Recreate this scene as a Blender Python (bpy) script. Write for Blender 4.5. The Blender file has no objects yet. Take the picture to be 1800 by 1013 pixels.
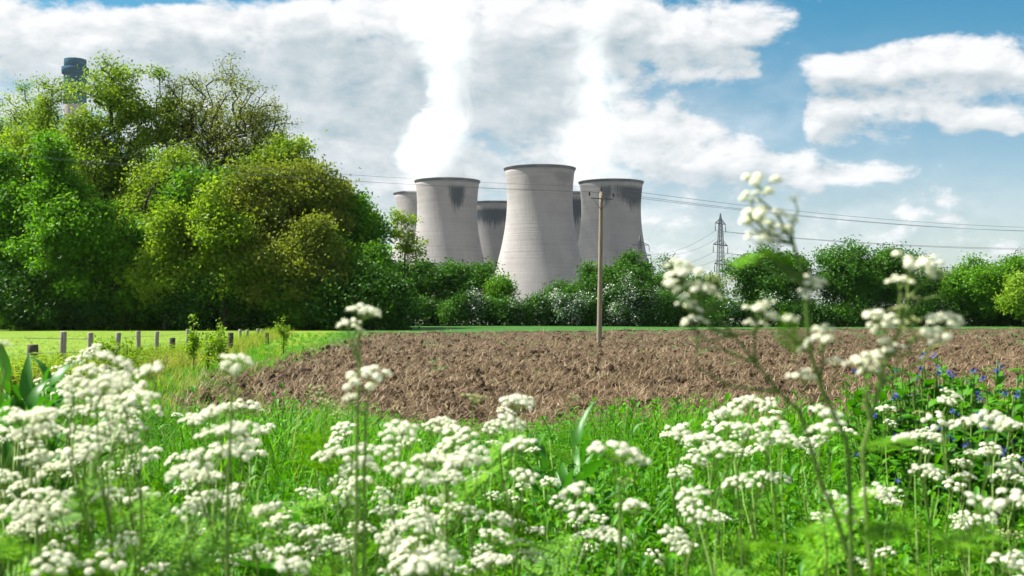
import bpy, math, random
import numpy as np
from mathutils import Vector, Matrix

R = math.radians
SC = bpy.context.scene
COL = SC.collection

# ----------------------------------------------------------------- camera
EYE = 1.8
F = 2000.0                      # focal length in photo pixels (1800 wide)
HOR = 549.0                     # horizon row
PITCH = math.atan((HOR - 506.5) / F)
cam_d = bpy.data.cameras.new('camera')
cam_d.sensor_width = 36.0
cam_d.lens = 36.0 * F / 1800.0
cam_d.clip_start = 0.05
cam_d.clip_end = 20000.0
cam_d.dof.use_dof = True
cam_d.dof.focus_distance = 22.0
cam_d.dof.aperture_fstop = 6.0
cam_o = bpy.data.objects.new('camera', cam_d)
cam_o.location = (0, 0, EYE)
cam_o.rotation_euler = (R(90) + PITCH, 0, 0)
COL.objects.link(cam_o)
SC.camera = cam_o
SC.view_settings.view_transform = 'Standard'
SC.view_settings.look = 'None'
SC.view_settings.gamma = 1.0
SC.view_settings.use_curve_mapping = False
SC.view_settings.exposure = 1.42
SC.render.engine = 'CYCLES'
SC.cycles.use_denoising = True
SC.cycles.max_bounces = 12
SC.cycles.diffuse_bounces = 3
SC.cycles.glossy_bounces = 2
SC.cycles.transmission_bounces = 4
SC.cycles.transparent_max_bounces = 8
SC.cycles.volume_bounces = 10
SC.cycles.volume_max_steps = 256


def at(px, py, d):
    """world point seen at photo pixel (px, py), d metres ahead"""
    cp, sp = math.cos(PITCH), math.sin(PITCH)
    a, b = (px - 900.0) / F, (506.5 - py) / F
    x, y, z = a, cp - b * sp, sp + b * cp
    k = d / y
    return Vector((x * k, d, EYE + z * k))


# ----------------------------------------------------------------- node helper
class NT:
    def __init__(self, tree):
        self.t = tree

    def n(self, kind, **kw):
        nd = self.t.nodes.new(kind)
        for k, v in kw.items():
            setattr(nd, k, v)
        return nd

    def put(self, sock, v):
        if v is None:
            return
        if isinstance(v, bpy.types.NodeSocket):
            self.t.links.new(v, sock)
        else:
            if hasattr(sock, 'default_value'):
                dv = sock.default_value
                if hasattr(dv, '__len__') and not hasattr(v, '__len__'):
                    v = (v,) * len(dv)
                elif hasattr(dv, '__len__') and len(dv) == 4 and len(v) == 3:
                    v = (*v, 1.0)
                sock.default_value = v

    def m(self, op, a, b=None, c=None, clamp=False):
        nd = self.n('ShaderNodeMath', operation=op, use_clamp=clamp)
        self.put(nd.inputs[0], a); self.put(nd.inputs[1], b); self.put(nd.inputs[2], c)
        return nd.outputs[0]

    def v(self, op, a, b=None, s=None):
        nd = self.n('ShaderNodeVectorMath', operation=op)
        self.put(nd.inputs[0], a); self.put(nd.inputs[1], b)
        if s is not None:
            self.put(nd.inputs['Scale'], s)
        return nd.outputs[0]

    def sstep(self, x, lo, hi, a=0.0, b=1.0):
        nd = self.n('ShaderNodeMapRange', interpolation_type='SMOOTHSTEP')
        self.put(nd.inputs[0], x); self.put(nd.inputs[1], lo); self.put(nd.inputs[2], hi)
        self.put(nd.inputs[3], a); self.put(nd.inputs[4], b)
        return nd.outputs[0]

    def mix(self, f, a, b, blend='MIX'):
        nd = self.n('ShaderNodeMix', data_type='RGBA', blend_type=blend)
        self.put(nd.inputs[0], f); self.put(nd.inputs[6], a); self.put(nd.inputs[7], b)
        return nd.outputs[2]

    def noise(self, vec, scale, detail=4, rough=0.5, dist=0.0):
        nd = self.n('ShaderNodeTexNoise')
        self.put(nd.inputs['Vector'], vec); self.put(nd.inputs['Scale'], scale)
        self.put(nd.inputs['Detail'], detail); self.put(nd.inputs['Roughness'], rough)
        self.put(nd.inputs['Distortion'], dist)
        return nd.outputs[0], nd.outputs[1]

    def xyz(self, vec):
        nd = self.n('ShaderNodeSeparateXYZ'); self.put(nd.inputs[0], vec)
        return nd.outputs

    def comb(self, x, y, z):
        nd = self.n('ShaderNodeCombineXYZ')
        self.put(nd.inputs[0], x); self.put(nd.inputs[1], y); self.put(nd.inputs[2], z)
        return nd.outputs[0]

    def ramp(self, f, stops):
        nd = self.n('ShaderNodeValToRGB')
        el = nd.color_ramp.elements
        while len(el) < len(stops):
            el.new(0.5)
        for e, (p, c) in zip(el, stops):
            e.position = p; e.color = (*c, 1.0)
        self.put(nd.inputs[0], f)
        return nd.outputs[0]


# ----------------------------------------------------------------- world and sun
SUN_AZ = 78.0                   # degrees left of the view direction
SUN_EL = 50.0
sdir = Vector((-math.sin(R(SUN_AZ)) * math.cos(R(SUN_EL)), math.cos(R(SUN_AZ)) * math.cos(R(SUN_EL)), math.sin(R(SUN_EL))))
sun_d = bpy.data.lights.new('sun', 'SUN')
sun_d.energy = 5.0
sun_d.angle = R(0.53)
sun_d.color = (1.0, 0.95, 0.87)
sun_o = bpy.data.objects.new('sun', sun_d)
sun_o.rotation_euler = (-sdir).to_track_quat('-Z', 'Y').to_euler()
sun_o.location = (-60, 30, 80)
COL.objects.link(sun_o)

world = bpy.data.worlds.new('World')
SC.world = world
world.use_nodes = True

# clouds: (photo px, photo py, radius x, radius y, amount)
CLOUDS = [
    (120, 62, 380, 56, 1.0), (440, 80, 230, 56, .95), (620, 80, 140, 80, .95), (300, 190, 420, 75, .62), (600, 215, 200, 80, .50),
    (540, 305, 420, 50, .80), (820, 60, 190, 80, .85), (1080, 48, 250, 56, 1.0), (1310, 56, 130, 38, .90),
    (930, 150, 190, 90, .72), (1250, 130, 95, 22, .62), (1120, 240, 190, 56, .86), (1330, 282, 150, 32, .82),
    (1510, 304, 90, 17, .80), (1480, 118, 75, 34, .80), (1570, 112, 70, 34, .62), (1670, 108, 95, 36, .88), (1760, 124, 60, 30, .8),
    (1465, 205, 80, 36, .85), (1560, 185, 110, 34, .50), (1710, 207, 80, 22, .88), (1805, 216, 60, 17, .8),
    (1590, 371, 36, 15, .65), (1660, 353, 22, 13, .55), (900, 420, 1000, 95, .40), (1620, 20, 230, 42, -.6), (1300, 185, 100, 26, -.35), (1385, 160, 34, 60, -.9), (1480, 55, 60, 24, -.8), (1660, 262, 200, 16, -.4), (1380, 215, 40, 30, -.5), (300, 3, 70, 9, -.6), (1700, 330, 260, 40, -.1), (1080, 175, 60, 24, -.15),
]
# the grey, shaded parts
GREYS = [(430, 200, 340, 60, .70), (950, 165, 160, 65, .70), (1560, 168, 170, 26, 1.25), (640, 250, 190, 60, .55), (1250, 140, 110, 22, .7),
         (700, 180, 120, 110, .45), (900, 200, 90, 120, .55), (1520, 240, 140, 18, 1.0), (1720, 226, 90, 10, .6), (1740, 145, 70, 14, .6), (1300, 92, 190, 16, .6), (1080, 100, 220, 18, .5), (1350, 302, 180, 14, .45), (880, 250, 240, 70, .40), (900, 335, 500, 34, .25), (200, 120, 300, 22, .3)]


# thin veil cloud between the heaps
VEIL = [(1000, 230, 420, 130, .62), (500, 240, 420, 130, .8), (1150, 400, 700, 70, .55)]


def gauss_sum(g, ae, lst):
    tot = 0.0
    for (px, py, rx, ry, a) in lst:
        a0 = math.atan((px - 900) / F); e0 = math.atan((HOR - py) / F * math.cos(a0))
        nd = g.n('ShaderNodeVectorMath', operation='MULTIPLY_ADD')
        g.put(nd.inputs[0], ae)
        nd.inputs[1].default_value = (F / rx, F / ry, 0)
        nd.inputs[2].default_value = (-a0 * F / rx, -e0 * F / ry, 0)
        dp = g.n('ShaderNodeVectorMath', operation='DOT_PRODUCT')
        g.put(dp.inputs[0], nd.outputs[0]); g.put(dp.inputs[1], nd.outputs[0])
        tot = g.m('MULTIPLY_ADD', g.m('POWER', .36788, dp.outputs['Value']), a, tot)
    return tot


SKY = .05


def build_world():
    t = world.node_tree
    t.nodes.clear()
    g = NT(t)
    out = g.n('ShaderNodeOutputWorld')
    bg = g.n('ShaderNodeBackground')
    sky = g.n('ShaderNodeTexSky', sky_type='NISHITA')
    sky.sun_disc = False
    sky.sun_elevation = R(SUN_EL)
    sky.sun_rotation = R(-SUN_AZ)
    sky.air_density = 1.0
    sky.dust_density = 1.0
    sky.ozone_density = 1.6
    tc = g.n('ShaderNodeTexCoord')
    P = tc.outputs['Generated']
    x, y, z = g.xyz(P)
    _, wc = g.noise(P, 11.0, 2, .5)
    warp = g.v('SUBTRACT', wc, (.5, .5, .5))
    az = g.m('ARCTAN2', x, y)
    el = g.m('ARCSINE', z)
    ae = g.v('ADD', g.comb(az, el, 0.0), g.v('SCALE', warp, s=.034))
    S = g.m('MINIMUM', gauss_sum(g, ae, CLOUDS), .9)
    # cloud cover goes on outside the part in view
    outm = g.sstep(g.m('MAXIMUM', g.m('ABSOLUTE', az), g.m('MULTIPLY', el, 1.6)), .46, .62)
    low, _ = g.noise(P, 3.2, 2, .5)
    S = g.m('MULTIPLY_ADD', outm, g.sstep(low, .40, .60, .0, .9), S)
    st = g.v('ADD', g.v('MULTIPLY', P, (1.0, 1.0, 1.8)), g.v('SCALE', warp, s=.03))
    n1, _ = g.noise(st, 27.0, 7, .60)
    n2, _ = g.noise(g.v('ADD', st, (-.009, 0.0, .016)), 27.0, 3, .55)
    dens = g.m('MULTIPLY_ADD', g.m('SUBTRACT', n1, .5), 2.1, S)
    a = g.sstep(dens, .08, .70)
    a = g.m('MAXIMUM', a, g.m('MULTIPLY', gauss_sum(g, ae, VEIL), g.sstep(n1, .25, .7, .55, 1.0)))
    grey = gauss_sum(g, ae, GREYS)
    S2 = gauss_sum(g, g.v('ADD', ae, (-.006, .016, 0.0)), CLOUDS)
    n3, _ = g.noise(st, 8.0, 4, .55)
    light = g.m('MULTIPLY_ADD', g.m('SUBTRACT', n1, n2), 1.5, .86)
    light = g.m('MULTIPLY_ADD', g.m('MINIMUM', g.m('SUBTRACT', S, S2), .2), .78, light)
    light = g.m('SUBTRACT', light, g.sstep(n3, .44, .66, 0.0, .32))
    light = g.m('SUBTRACT', light, g.m('MULTIPLY', grey, .42), clamp=True)
    light = g.m('MAXIMUM', light, g.m('MULTIPLY_ADD', g.m('SUBTRACT', n1, .5), 1.5, .30))
    ccol = g.mix(light, (.42 * CL, .53 * CL, .585 * CL), (1.0 * CL, 1.0 * CL, 1.01 * CL))
    hzn = g.sstep(z, .05, .29)
    tint = g.mix(hzn, (.93, .98, .98), (.15, .74, .86))
    sc = g.mix(1.0, sky.outputs[0], tint, 'MULTIPLY')
    col = g.mix(a, sc, ccol)
    col = g.mix(g.sstep(z, -.02, .0), (2.2, 2.5, 2.3), col)
    g.put(bg.inputs[0], col)
    bg.inputs[1].default_value = SKY
    t.links.new(bg.outputs[0], out.inputs[0])
    world.cycles.sampling_method = 'MANUAL'
    world.cycles.sample_map_resolution = 256


CL = .98 / (SKY * 2 ** SC.view_settings.exposure)     # white cloud
build_world()

# ================================================================= helpers
rnd = random.Random(7)
rng = np.random.default_rng(11)


def tag(o, label=None, cat=None, group=None, kind=None):
    if label: o['label'] = label
    if cat: o['category'] = cat
    if group: o['group'] = group
    if kind: o['kind'] = kind
    return o


def empty(name, loc=(0, 0, 0), rz=0.0):
    o = bpy.data.objects.new(name, None)
    o.empty_display_size = .2
    o.location = loc
    o.rotation_euler = (0, 0, rz)
    COL.objects.link(o)
    return o


def link(name, me, parent=None, mat=None, smooth=False, loc=None):
    if mat is not None and len(me.materials) == 0:
        me.materials.append(mat)
    o = bpy.data.objects.new(name, me)
    if parent is not None:
        o.parent = parent
    if loc is not None:
        o.location = loc
    COL.objects.link(o)
    if smooth:
        me.polygons.foreach_set('use_smooth', np.ones(len(me.polygons), bool))
    return o


def npmesh(name, V, faces_list):
    """faces_list: list of int arrays (n,k)"""
    V = np.asarray(V, np.float32)
    me = bpy.data.meshes.new(name)
    me.vertices.add(len(V))
    me.vertices.foreach_set('co', V.ravel())
    fl = [np.asarray(f, np.int32) for f in faces_list if len(f)]
    if fl:
        loops = np.concatenate([f.ravel() for f in fl])
        tot = np.concatenate([np.full(len(f), f.shape[1], np.int32) for f in fl])
        st = np.concatenate([[0], np.cumsum(tot)[:-1]]).astype(np.int32)
        me.loops.add(len(loops))
        me.loops.foreach_set('vertex_index', loops)
        me.polygons.add(len(tot))
        me.polygons.foreach_set('loop_start', st)
        me.polygons.foreach_set('loop_total', tot)
    me.update(calc_edges=True)
    me.validate()
    return me


class MB:
    """collects pieces of one mesh"""
    def __init__(self):
        self.V = []; self.F = {}; self.n = 0

    def add(self, V, *faces):
        V = np.asarray(V, float)
        for f in faces:
            f = np.asarray(f, int)
            self.F.setdefault(f.shape[1], []).append(f + self.n)
        self.V.append(V); self.n += len(V)

    def box(self, c, s, rot=None):
        V = np.array([[x, y, z] for x in (-.5, .5) for y in (-.5, .5) for z in (-.5, .5)]) * np.array(s)
        if rot is not None:
            V = V @ np.array(rot).T
        self.add(V + np.array(c), [[0, 1, 3, 2], [4, 6, 7, 5], [0, 4, 5, 1], [2, 3, 7, 6], [0, 2, 6, 4], [1, 5, 7, 3]])

    def tube(self, pts, radii, sides=6, cap=True):
        P = np.asarray(pts, float); n = len(P)
        if np.isscalar(radii):
            radii = [radii] * n
        T = np.gradient(P, axis=0)
        T /= np.linalg.norm(T, axis=1)[:, None] + 1e-12
        ref = np.array([0, 0, 1.0]) if abs(T[0][2]) < .9 else np.array([1.0, 0, 0])
        V = []
        ang = np.linspace(0, 2 * math.pi, sides, endpoint=False)
        for i in range(n):
            a = np.cross(T[i], ref); a /= np.linalg.norm(a) + 1e-12
            b = np.cross(T[i], a)
            V.append(P[i] + radii[i] * (np.cos(ang)[:, None] * a + np.sin(ang)[:, None] * b))
        V = np.concatenate(V)
        Fq = []
        for i in range(n - 1):
            for j in range(sides):
                k = (j + 1) % sides
                Fq.append([i * sides + j, i * sides + k, (i + 1) * sides + k, (i + 1) * sides + j])
        fs = [Fq]
        if cap:
            fs.append([list(range(sides))[::-1], [(n - 1) * sides + j for j in range(sides)]])
        self.add(V, *fs)

    def lathe(self, prof, sides=24, close=False):
        ang = np.linspace(0, 2 * math.pi, sides, endpoint=False)
        V = np.concatenate([np.stack([r * np.cos(ang), r * np.sin(ang), np.full(sides, z)], 1) for r, z in prof])
        Fq = []
        for i in range(len(prof) - 1):
            for j in range(sides):
                k = (j + 1) % sides
                Fq.append([i * sides + j, i * sides + k, (i + 1) * sides + k, (i + 1) * sides + j])
        self.add(V, Fq)

    def mesh(self, name):
        return npmesh(name, np.concatenate(self.V), [np.concatenate(f) for f in self.F.values()])


def vnoise(x, y, seed=0):
    """smooth value noise on numpy arrays, 0..1"""
    xi = np.floor(x).astype(np.int64); yi = np.floor(y).astype(np.int64)
    xf = x - xi; yf = y - yi
    xf = xf * xf * (3 - 2 * xf); yf = yf * yf * (3 - 2 * yf)

    def h(a, b):
        n = (a * 374761393 + b * 668265263 + seed * 1442695041) & 0xFFFFFFFF
        n = ((n ^ (n >> 13)) * 1274126177) & 0xFFFFFFFF
        return ((n ^ (n >> 16)) & 0xFFFF) / 65535.0
    return (h(xi, yi) * (1 - xf) + h(xi + 1, yi) * xf) * (1 - yf) + (h(xi, yi + 1) * (1 - xf) + h(xi + 1, yi + 1) * xf) * yf


def sm(t, a, b):
    u = np.clip((t - a) / (b - a), 0, 1)
    return u * u * (3 - 2 * u)


def ground_z(x, y):
    """terrain: the verge the photo is taken from stands above the field"""
    x = np.asarray(x, float); y = np.asarray(y, float)
    right = .55 * (1 - sm(y, 5.5, 15.0))
    left = .38 * (1 - sm(y, 8.0, 50.0))
    w = sm(-x, 4.5, 8.5) * sm(y, 9.0, 16.0)
    z = right * (1 - w) + left * w
    z = z + (vnoise(x * .35, y * .35, 3) - .5) * .12 * (1 - sm(y, 12, 40)) + (vnoise(x * .03, y * .03, 5) - .5) * .25 * sm(y, 40, 120) * (1 - sm(y, 200, 400))
    return z


# ----------------------------------------------------------------- materials
def newmat(name):
    m = bpy.data.materials.new(name)
    m.use_nodes = True
    m.node_tree.nodes.clear()
    g = NT(m.node_tree)
    return m, g, g.n('ShaderNodeOutputMaterial')


def leafmat(name, cols, trans=.35, tcol=None, rough=.55, objvar=.0, spec=.12, nscale=0.0):
    m, g, out = newmat(name)
    geo = g.n('ShaderNodeNewGeometry')
    f = geo.outputs['Random Per Island']
    if objvar:
        oi = g.n('ShaderNodeObjectInfo')
        f = g.m('ADD', g.m('MULTIPLY', f, 1 - objvar), g.m('MULTIPLY', oi.outputs['Random'], objvar))
    if nscale:
        n, _ = g.noise(geo.outputs['Position'], nscale, 2, .5)
        f = g.m('ADD', g.m('MULTIPLY', f, .55), g.m('MULTIPLY', g.sstep(n, .3, .7), .45))
    k = len(cols)
    c = g.ramp(f, [(i / max(1, k - 1), col) for i, col in enumerate(cols)])
    p = g.n('ShaderNodeBsdfPrincipled')
    g.put(p.inputs['Base Color'], c)
    p.inputs['Roughness'].default_value = rough
    p.inputs['Specular IOR Level'].default_value = spec
    tr = g.n('ShaderNodeBsdfTranslucent')
    g.put(tr.inputs[0], g.mix(1.0, c, tcol or (1.35, 1.35, .5), 'MULTIPLY'))
    mx = g.n('ShaderNodeMixShader')
    mx.inputs[0].default_value = trans
    g.t.links.new(p.outputs[0], mx.inputs[1]); g.t.links.new(tr.outputs[0], mx.inputs[2])
    g.t.links.new(mx.outputs[0], out.inputs[0])
    return m


def plain(name, col, rough=.7, var=.0, scale=8.0, col2=None, metallic=0.0, bump=0.0, stretch=(1, 1, 1), spec=.3):
    m, g, out = newmat(name)
    p = g.n('ShaderNodeBsdfPrincipled')
    p.inputs['Roughness'].default_value = rough
    p.inputs['Metallic'].default_value = metallic
    p.inputs['Specular IOR Level'].default_value = spec
    tc = g.n('ShaderNodeTexCoord')
    vec = g.v('MULTIPLY', tc.outputs['Object'], stretch)
    n, _ = g.noise(vec, scale, 5, .6)
    c2 = col2 or tuple(c * (1 - var) for c in col)
    g.put(p.inputs['Base Color'], g.mix(g.sstep(n, .3, .7), c2, col))
    if bump:
        b = g.n('ShaderNodeBump'); b.inputs['Strength'].default_value = bump
        b.inputs['Distance'].default_value = .02
        g.put(b.inputs['Height'], n)
        g.t.links.new(b.outputs[0], p.inputs['Normal'])
    g.t.links.new(p.outputs[0], out.inputs[0])
    return m


M = {}
M['bark'] = plain('bark', (.115, .09, .065), .9, .55, 3.0, stretch=(3, 3, .6))
M['barkdark'] = plain('bark_dark', (.06, .05, .04), .9, .5, 3.0, stretch=(3, 3, .6))
M['fresh'] = leafmat('leaf_fresh_green', [(.045, .13, .006), (.09, .24, .010), (.17, .35, .022)], 0.4, nscale=.35)
M['olive'] = leafmat('leaf_olive', [(.085, .155, .009), (.17, .28, .016), (.29, .40, .035)], 0.42, nscale=.35)
M['brown'] = leafmat('leaf_brown_olive', [(.08, .12, .012), (.15, .195, .022), (.25, .29, .042)], 0.4, nscale=.35)
M['mid'] = leafmat('leaf_mid_green', [(.036, .115, .007), (.08, .215, .010), (.15, .32, .02)], 0.4, nscale=.35)
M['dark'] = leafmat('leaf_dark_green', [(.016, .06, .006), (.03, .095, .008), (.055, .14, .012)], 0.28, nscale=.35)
M['hedge'] = leafmat('leaf_hedge', [(.020, .075, .007), (.042, .135, .010), (.085, .20, .018)], 0.3, nscale=.4)
M['blossom'] = leafmat('hawthorn_blossom', [(.45, .50, .45), (.62, .66, .60), (.74, .76, .70)], .2, (1, 1, .95))
M['pale'] = leafmat('leaf_pale_green', [(.06, .12, .05), (.10, .18, .08), (.15, .24, .11)], .3)
M['yellowg'] = leafmat('leaf_yellow_green', [(.10, .20, .012), (.17, .30, .02), (.24, .38, .035)], .4)
M['grass'] = leafmat('grass_blade', [(.016, .080, .002), (.045, .185, .003), (.10, .30, .005), (.23, .44, .012)], 0.42, objvar=.55, rough=.5, spec=.2)
M['grassdry'] = leafmat('grass_dry', [(.17, .20, .03), (.28, .29, .07), (.36, .33, .11)], .4, objvar=.5)
M['weed'] = leafmat('weed_leaf', [(.020, .105, .003), (.05, .205, .005), (.125, .345, .010)], 0.38, objvar=.4, rough=.5, spec=.22)
M['dock'] = leafmat('dock_leaf', [(.02, .10, .006), (.035, .16, .010), (.06, .22, .014)], 0.36, rough=.42, spec=.3)
M['fern'] = leafmat('parsley_leaf', [(.04, .15, .003), (.085, .24, .005), (.17, .36, .010)], 0.34)
M['stem'] = leafmat('parsley_stem', [(.14, .24, .05), (.20, .30, .07)], .15)
M['stemdark'] = leafmat('parsley_stem_purple', [(.08, .15, .03), (.12, .21, .04)], .15)
M['petal'] = leafmat('parsley_petal', [(.70, .74, .48), (.87, .87, .72), (.93, .92, .80), (.95, .94, .85)], .5, (1, 1, .92), rough=.6)
M['bud'] = leafmat('parsley_bud', [(.30, .36, .10), (.48, .52, .22), (.66, .66, .42)], .35, (1, 1, .8))
M['blue'] = leafmat('blue_petal', [(.035, .05, .22), (.05, .08, .32), (.10, .11, .36)], 0.2, (1, 1, 1.2))
M['wood_pale'] = plain('weathered_wood', (.38, .34, .29), .85, .5, 9.0, stretch=(4, 4, .5), bump=.3)
M['wood_dark'] = plain('dark_old_wood', (.10, .085, .07), .9, .5, 9.0, stretch=(4, 4, .5), bump=.3)
M['pole'] = plain('pole_wood', (.30, .24, .18), .8, .45, 5.0, stretch=(5, 5, .25), bump=.2)
M['pylon'] = plain('dark_steel', (.05, .065, .075), .6, .3, 2.0)
M['metal'] = plain('galvanised_steel', (.16, .18, .19), .5, .3, 4.0, metallic=.5)
M['wire'] = plain('wire_metal', (.10, .11, .12), .5, .2, 2.0, metallic=.4)
M['fencewire'] = plain('fence_wire', (.35, .34, .32), .5, .3, 2.0, metallic=.6)
M['ceramic'] = plain('brown_ceramic', (.05, .035, .03), .25, .2, 4.0)


def ground_mat():
    m, g, out = newmat('meadow_grass')
    p = g.n('ShaderNodeBsdfPrincipled'); p.inputs['Roughness'].default_value = .8
    p.inputs['Specular IOR Level'].default_value = .15
    geo = g.n('ShaderNodeNewGeometry')
    P = geo.outputs['Position']
    x, y, z = g.xyz(P)
    n1, _ = g.noise(P, .22, 4, .6)
    n2, _ = g.noise(g.v('MULTIPLY', P, (1, .35, 1)), 3.0, 4, .65)
    yel = g.mix(g.sstep(n1, .35, .7), (.125, .22, .008), (.18, .27, .014))
    gre = g.mix(g.sstep(n1, .35, .7), (.022, .10, .009), (.038, .135, .011))
    left = g.sstep(g.m('MULTIPLY_ADD', y, -.12, g.m('MULTIPLY', x, -1.0)), 2.0, 5.0)   # the yellower meadow beyond the fence
    c = g.mix(left, gre, yel)
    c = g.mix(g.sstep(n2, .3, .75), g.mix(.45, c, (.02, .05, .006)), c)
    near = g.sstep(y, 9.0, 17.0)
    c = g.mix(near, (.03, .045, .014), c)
    c = g.mix(g.sstep(y, 165.0, 200.0), c, (.17, .155, .13))
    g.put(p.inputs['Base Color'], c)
    b = g.n('ShaderNodeBump'); b.inputs['Strength'].default_value = .5; b.inputs['Distance'].default_value = .1
    g.put(b.inputs['Height'], n2)
    g.t.links.new(b.outputs[0], p.inputs['Normal'])
    g.t.links.new(p.outputs[0], out.inputs[0])
    return m


def soil_mat():
    m, g, out = newmat('ploughed_soil')
    p = g.n('ShaderNodeBsdfPrincipled'); p.inputs['Roughness'].default_value = .9
    p.inputs['Specular IOR Level'].default_value = .12
    geo = g.n('ShaderNodeNewGeometry')
    P = geo.outputs['Position']
    n1, _ = g.noise(P, 5.0, 4, .65)
    n2, _ = g.noise(g.v('MULTIPLY', P, (1, .5, 1)), 14.0, 3, .6)
    n3, _ = g.noise(P, .12, 3, .5)
    c = g.mix(g.sstep(n1, .3, .7), (.011, .0068, .0040), (.052, .0325, .0195))
    straw = g.sstep(n2, .50, .66)
    c = g.mix(g.m('MULTIPLY', straw, .7), c, (.20, .145, .088))
    c = g.mix(g.m('MULTIPLY', g.sstep(n3, .4, .65), .45), c, (.13, .086, .052))
    g.put(p.inputs['Base Color'], c)
    b = g.n('ShaderNodeBump'); b.inputs['Strength'].default_value = .7; b.inputs['Distance'].default_value = .05
    g.put(b.inputs['Height'], n1)
    g.t.links.new(b.outputs[0], p.inputs['Normal'])
    g.t.links.new(p.outputs[0], out.inputs[0])
    return m


def concrete_mat(name, stains, tone=1.0):
    """cooling tower concrete; stains = (angle deg, half width deg, top m, bottom m, strength); angle 0 faces the viewer, + to the right"""
    m, g, out = newmat(name)
    p = g.n('ShaderNodeBsdfPrincipled'); p.inputs['Roughness'].default_value = .85
    p.inputs['Specular IOR Level'].default_value = .15
    tc = g.n('ShaderNodeTexCoord')
    P = tc.outputs['Object']
    x, y, z = g.xyz(P)
    ang = g.m('MULTIPLY', g.m('ARCTAN2', x, g.m('MULTIPLY', y, -1.0)), 57.2958)
    n1, _ = g.noise(P, .05, 4, .6)
    ring, _ = g.noise(g.comb(0.0, 0.0, z), .55, 2, .7)          # concrete lifts of differing tone
    ring2, _ = g.noise(g.comb(g.m('MULTIPLY', ang, .004), 0.0, z), 1.6, 1, .5)
    rib = g.m('SINE', g.m('MULTIPLY', ang, math.pi / 180 * 144))
    st, _ = g.noise(g.comb(g.m('MULTIPLY', ang, .30), g.m('MULTIPLY', z, .012), 0.0), 1.0, 4, .65)
    base = g.mix(g.sstep(n1, .3, .7), (.37 * tone, .35 * tone, .335 * tone), (.47 * tone, .448 * tone, .43 * tone))
    base = g.mix(g.sstep(ring, .35, .68, 0.0, .22), base, (.26 * tone, .245 * tone, .235 * tone))
    base = g.mix(g.sstep(ring2, .45, .7, 0.0, .28), base, (.56 * tone, .52 * tone, .48 * tone))
    base = g.mix(g.sstep(st, .45, .72, 0.0, .42), base, (.22, .22, .23))
    tot = None
    sn, _ = g.noise(g.comb(g.m('MULTIPLY', ang, .75), g.m('MULTIPLY', z, .03), 3.0), 1.0, 4, .75)
    for (a0, hw, zt, zb, s) in stains:
        d = g.m('ABSOLUTE', g.m('SUBTRACT', ang, a0))
        side = g.sstep(g.m('MULTIPLY_ADD', g.m('SUBTRACT', sn, .5), hw * 1.5, d), hw, hw * .45)
        drip = g.m('MULTIPLY_ADD', g.m('DIVIDE', d, hw), (zt - zb) * .60, zb)
        drip = g.m('MULTIPLY_ADD', g.m('SUBTRACT', sn, .5), -(zt - zb) * 2.8, drip)
        low = g.sstep(g.m('SUBTRACT', z, drip), -1.5, 2.5)
        top = g.sstep(g.m('MULTIPLY_ADD', g.m('SUBTRACT', sn, .5), 9.0, z), zt + 2.0, zt - 2.0)
        v = g.m('MULTIPLY', g.m('MULTIPLY', side, s), g.m('MULTIPLY', low, top))
        tot = v if tot is None else g.m('MAXIMUM', tot, v)
    if tot is not None:
        base = g.mix(tot, base, (.035, .042, .05))
    g.put(p.inputs['Base Color'], base)
    b = g.n('ShaderNodeBump'); b.inputs['Strength'].default_value = .5; b.inputs['Distance'].default_value = .5
    g.put(b.inputs['Height'], g.m('ADD', g.m('MULTIPLY', rib, .10), ring))
    g.t.links.new(b.outputs[0], p.inputs['Normal'])
    g.t.links.new(p.outputs[0], out.inputs[0])
    return m


# ================================================================= the ground
def build_ground():
    ys = np.concatenate([np.linspace(-6, 20, 90), np.linspace(20, 70, 70)[1:], np.geomspace(70, 400, 60)[1:], np.geomspace(400, 9000, 24)[1:]])
    t = np.linspace(-1, 1, 150)
    V = []
    for y in ys:
        half = max(26.0, abs(y) * 1.1 + 20)
        x = np.sign(t) * (np.abs(t) ** 1.3) * half
        z = ground_z(x, np.full_like(x, y))
        V.append(np.stack([x, np.full_like(x, y), z], 1))
    n, m = len(ys), len(t)
    idx = np.arange(n * m).reshape(n, m)
    Fq = np.stack([idx[:-1, :-1], idx[:-1, 1:], idx[1:, 1:], idx[1:, :-1]], -1).reshape(-1, 4)
    o = link('ground', npmesh('ground', np.concatenate(V), [Fq]), None, ground_mat(), True)
    tag(o, 'green grass land from the verge to the far hedge', None, None, 'structure')


build_ground()


def field_left(y):
    """left edge of the ploughed field"""
    y = np.asarray(y, float)
    return np.interp(y, [14, 20, 28, 40, 60, 100, 130], [-4.6, -6.2, -7.6, -8.4, -9.6, -12.6, -14.0])


def field_near(x):
    return np.interp(x, [-12, -6, 2, 30], [24.0, 15.0, 12.5, 12.0])


def field_far(x):
    return np.interp(x, [-16, 20, 90], [92.0, 108.0, 136.0])


def field_height(x, y):
    f = (vnoise(x * 2.1, y * 2.1, 1) - .5) * .27 + (vnoise(x * 5.3, y * 5.3, 2) - .5) * .17 + (vnoise(x * 12, y * 12, 4) - .5) * .07
    return ground_z(x, y) + .02 + f


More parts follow.
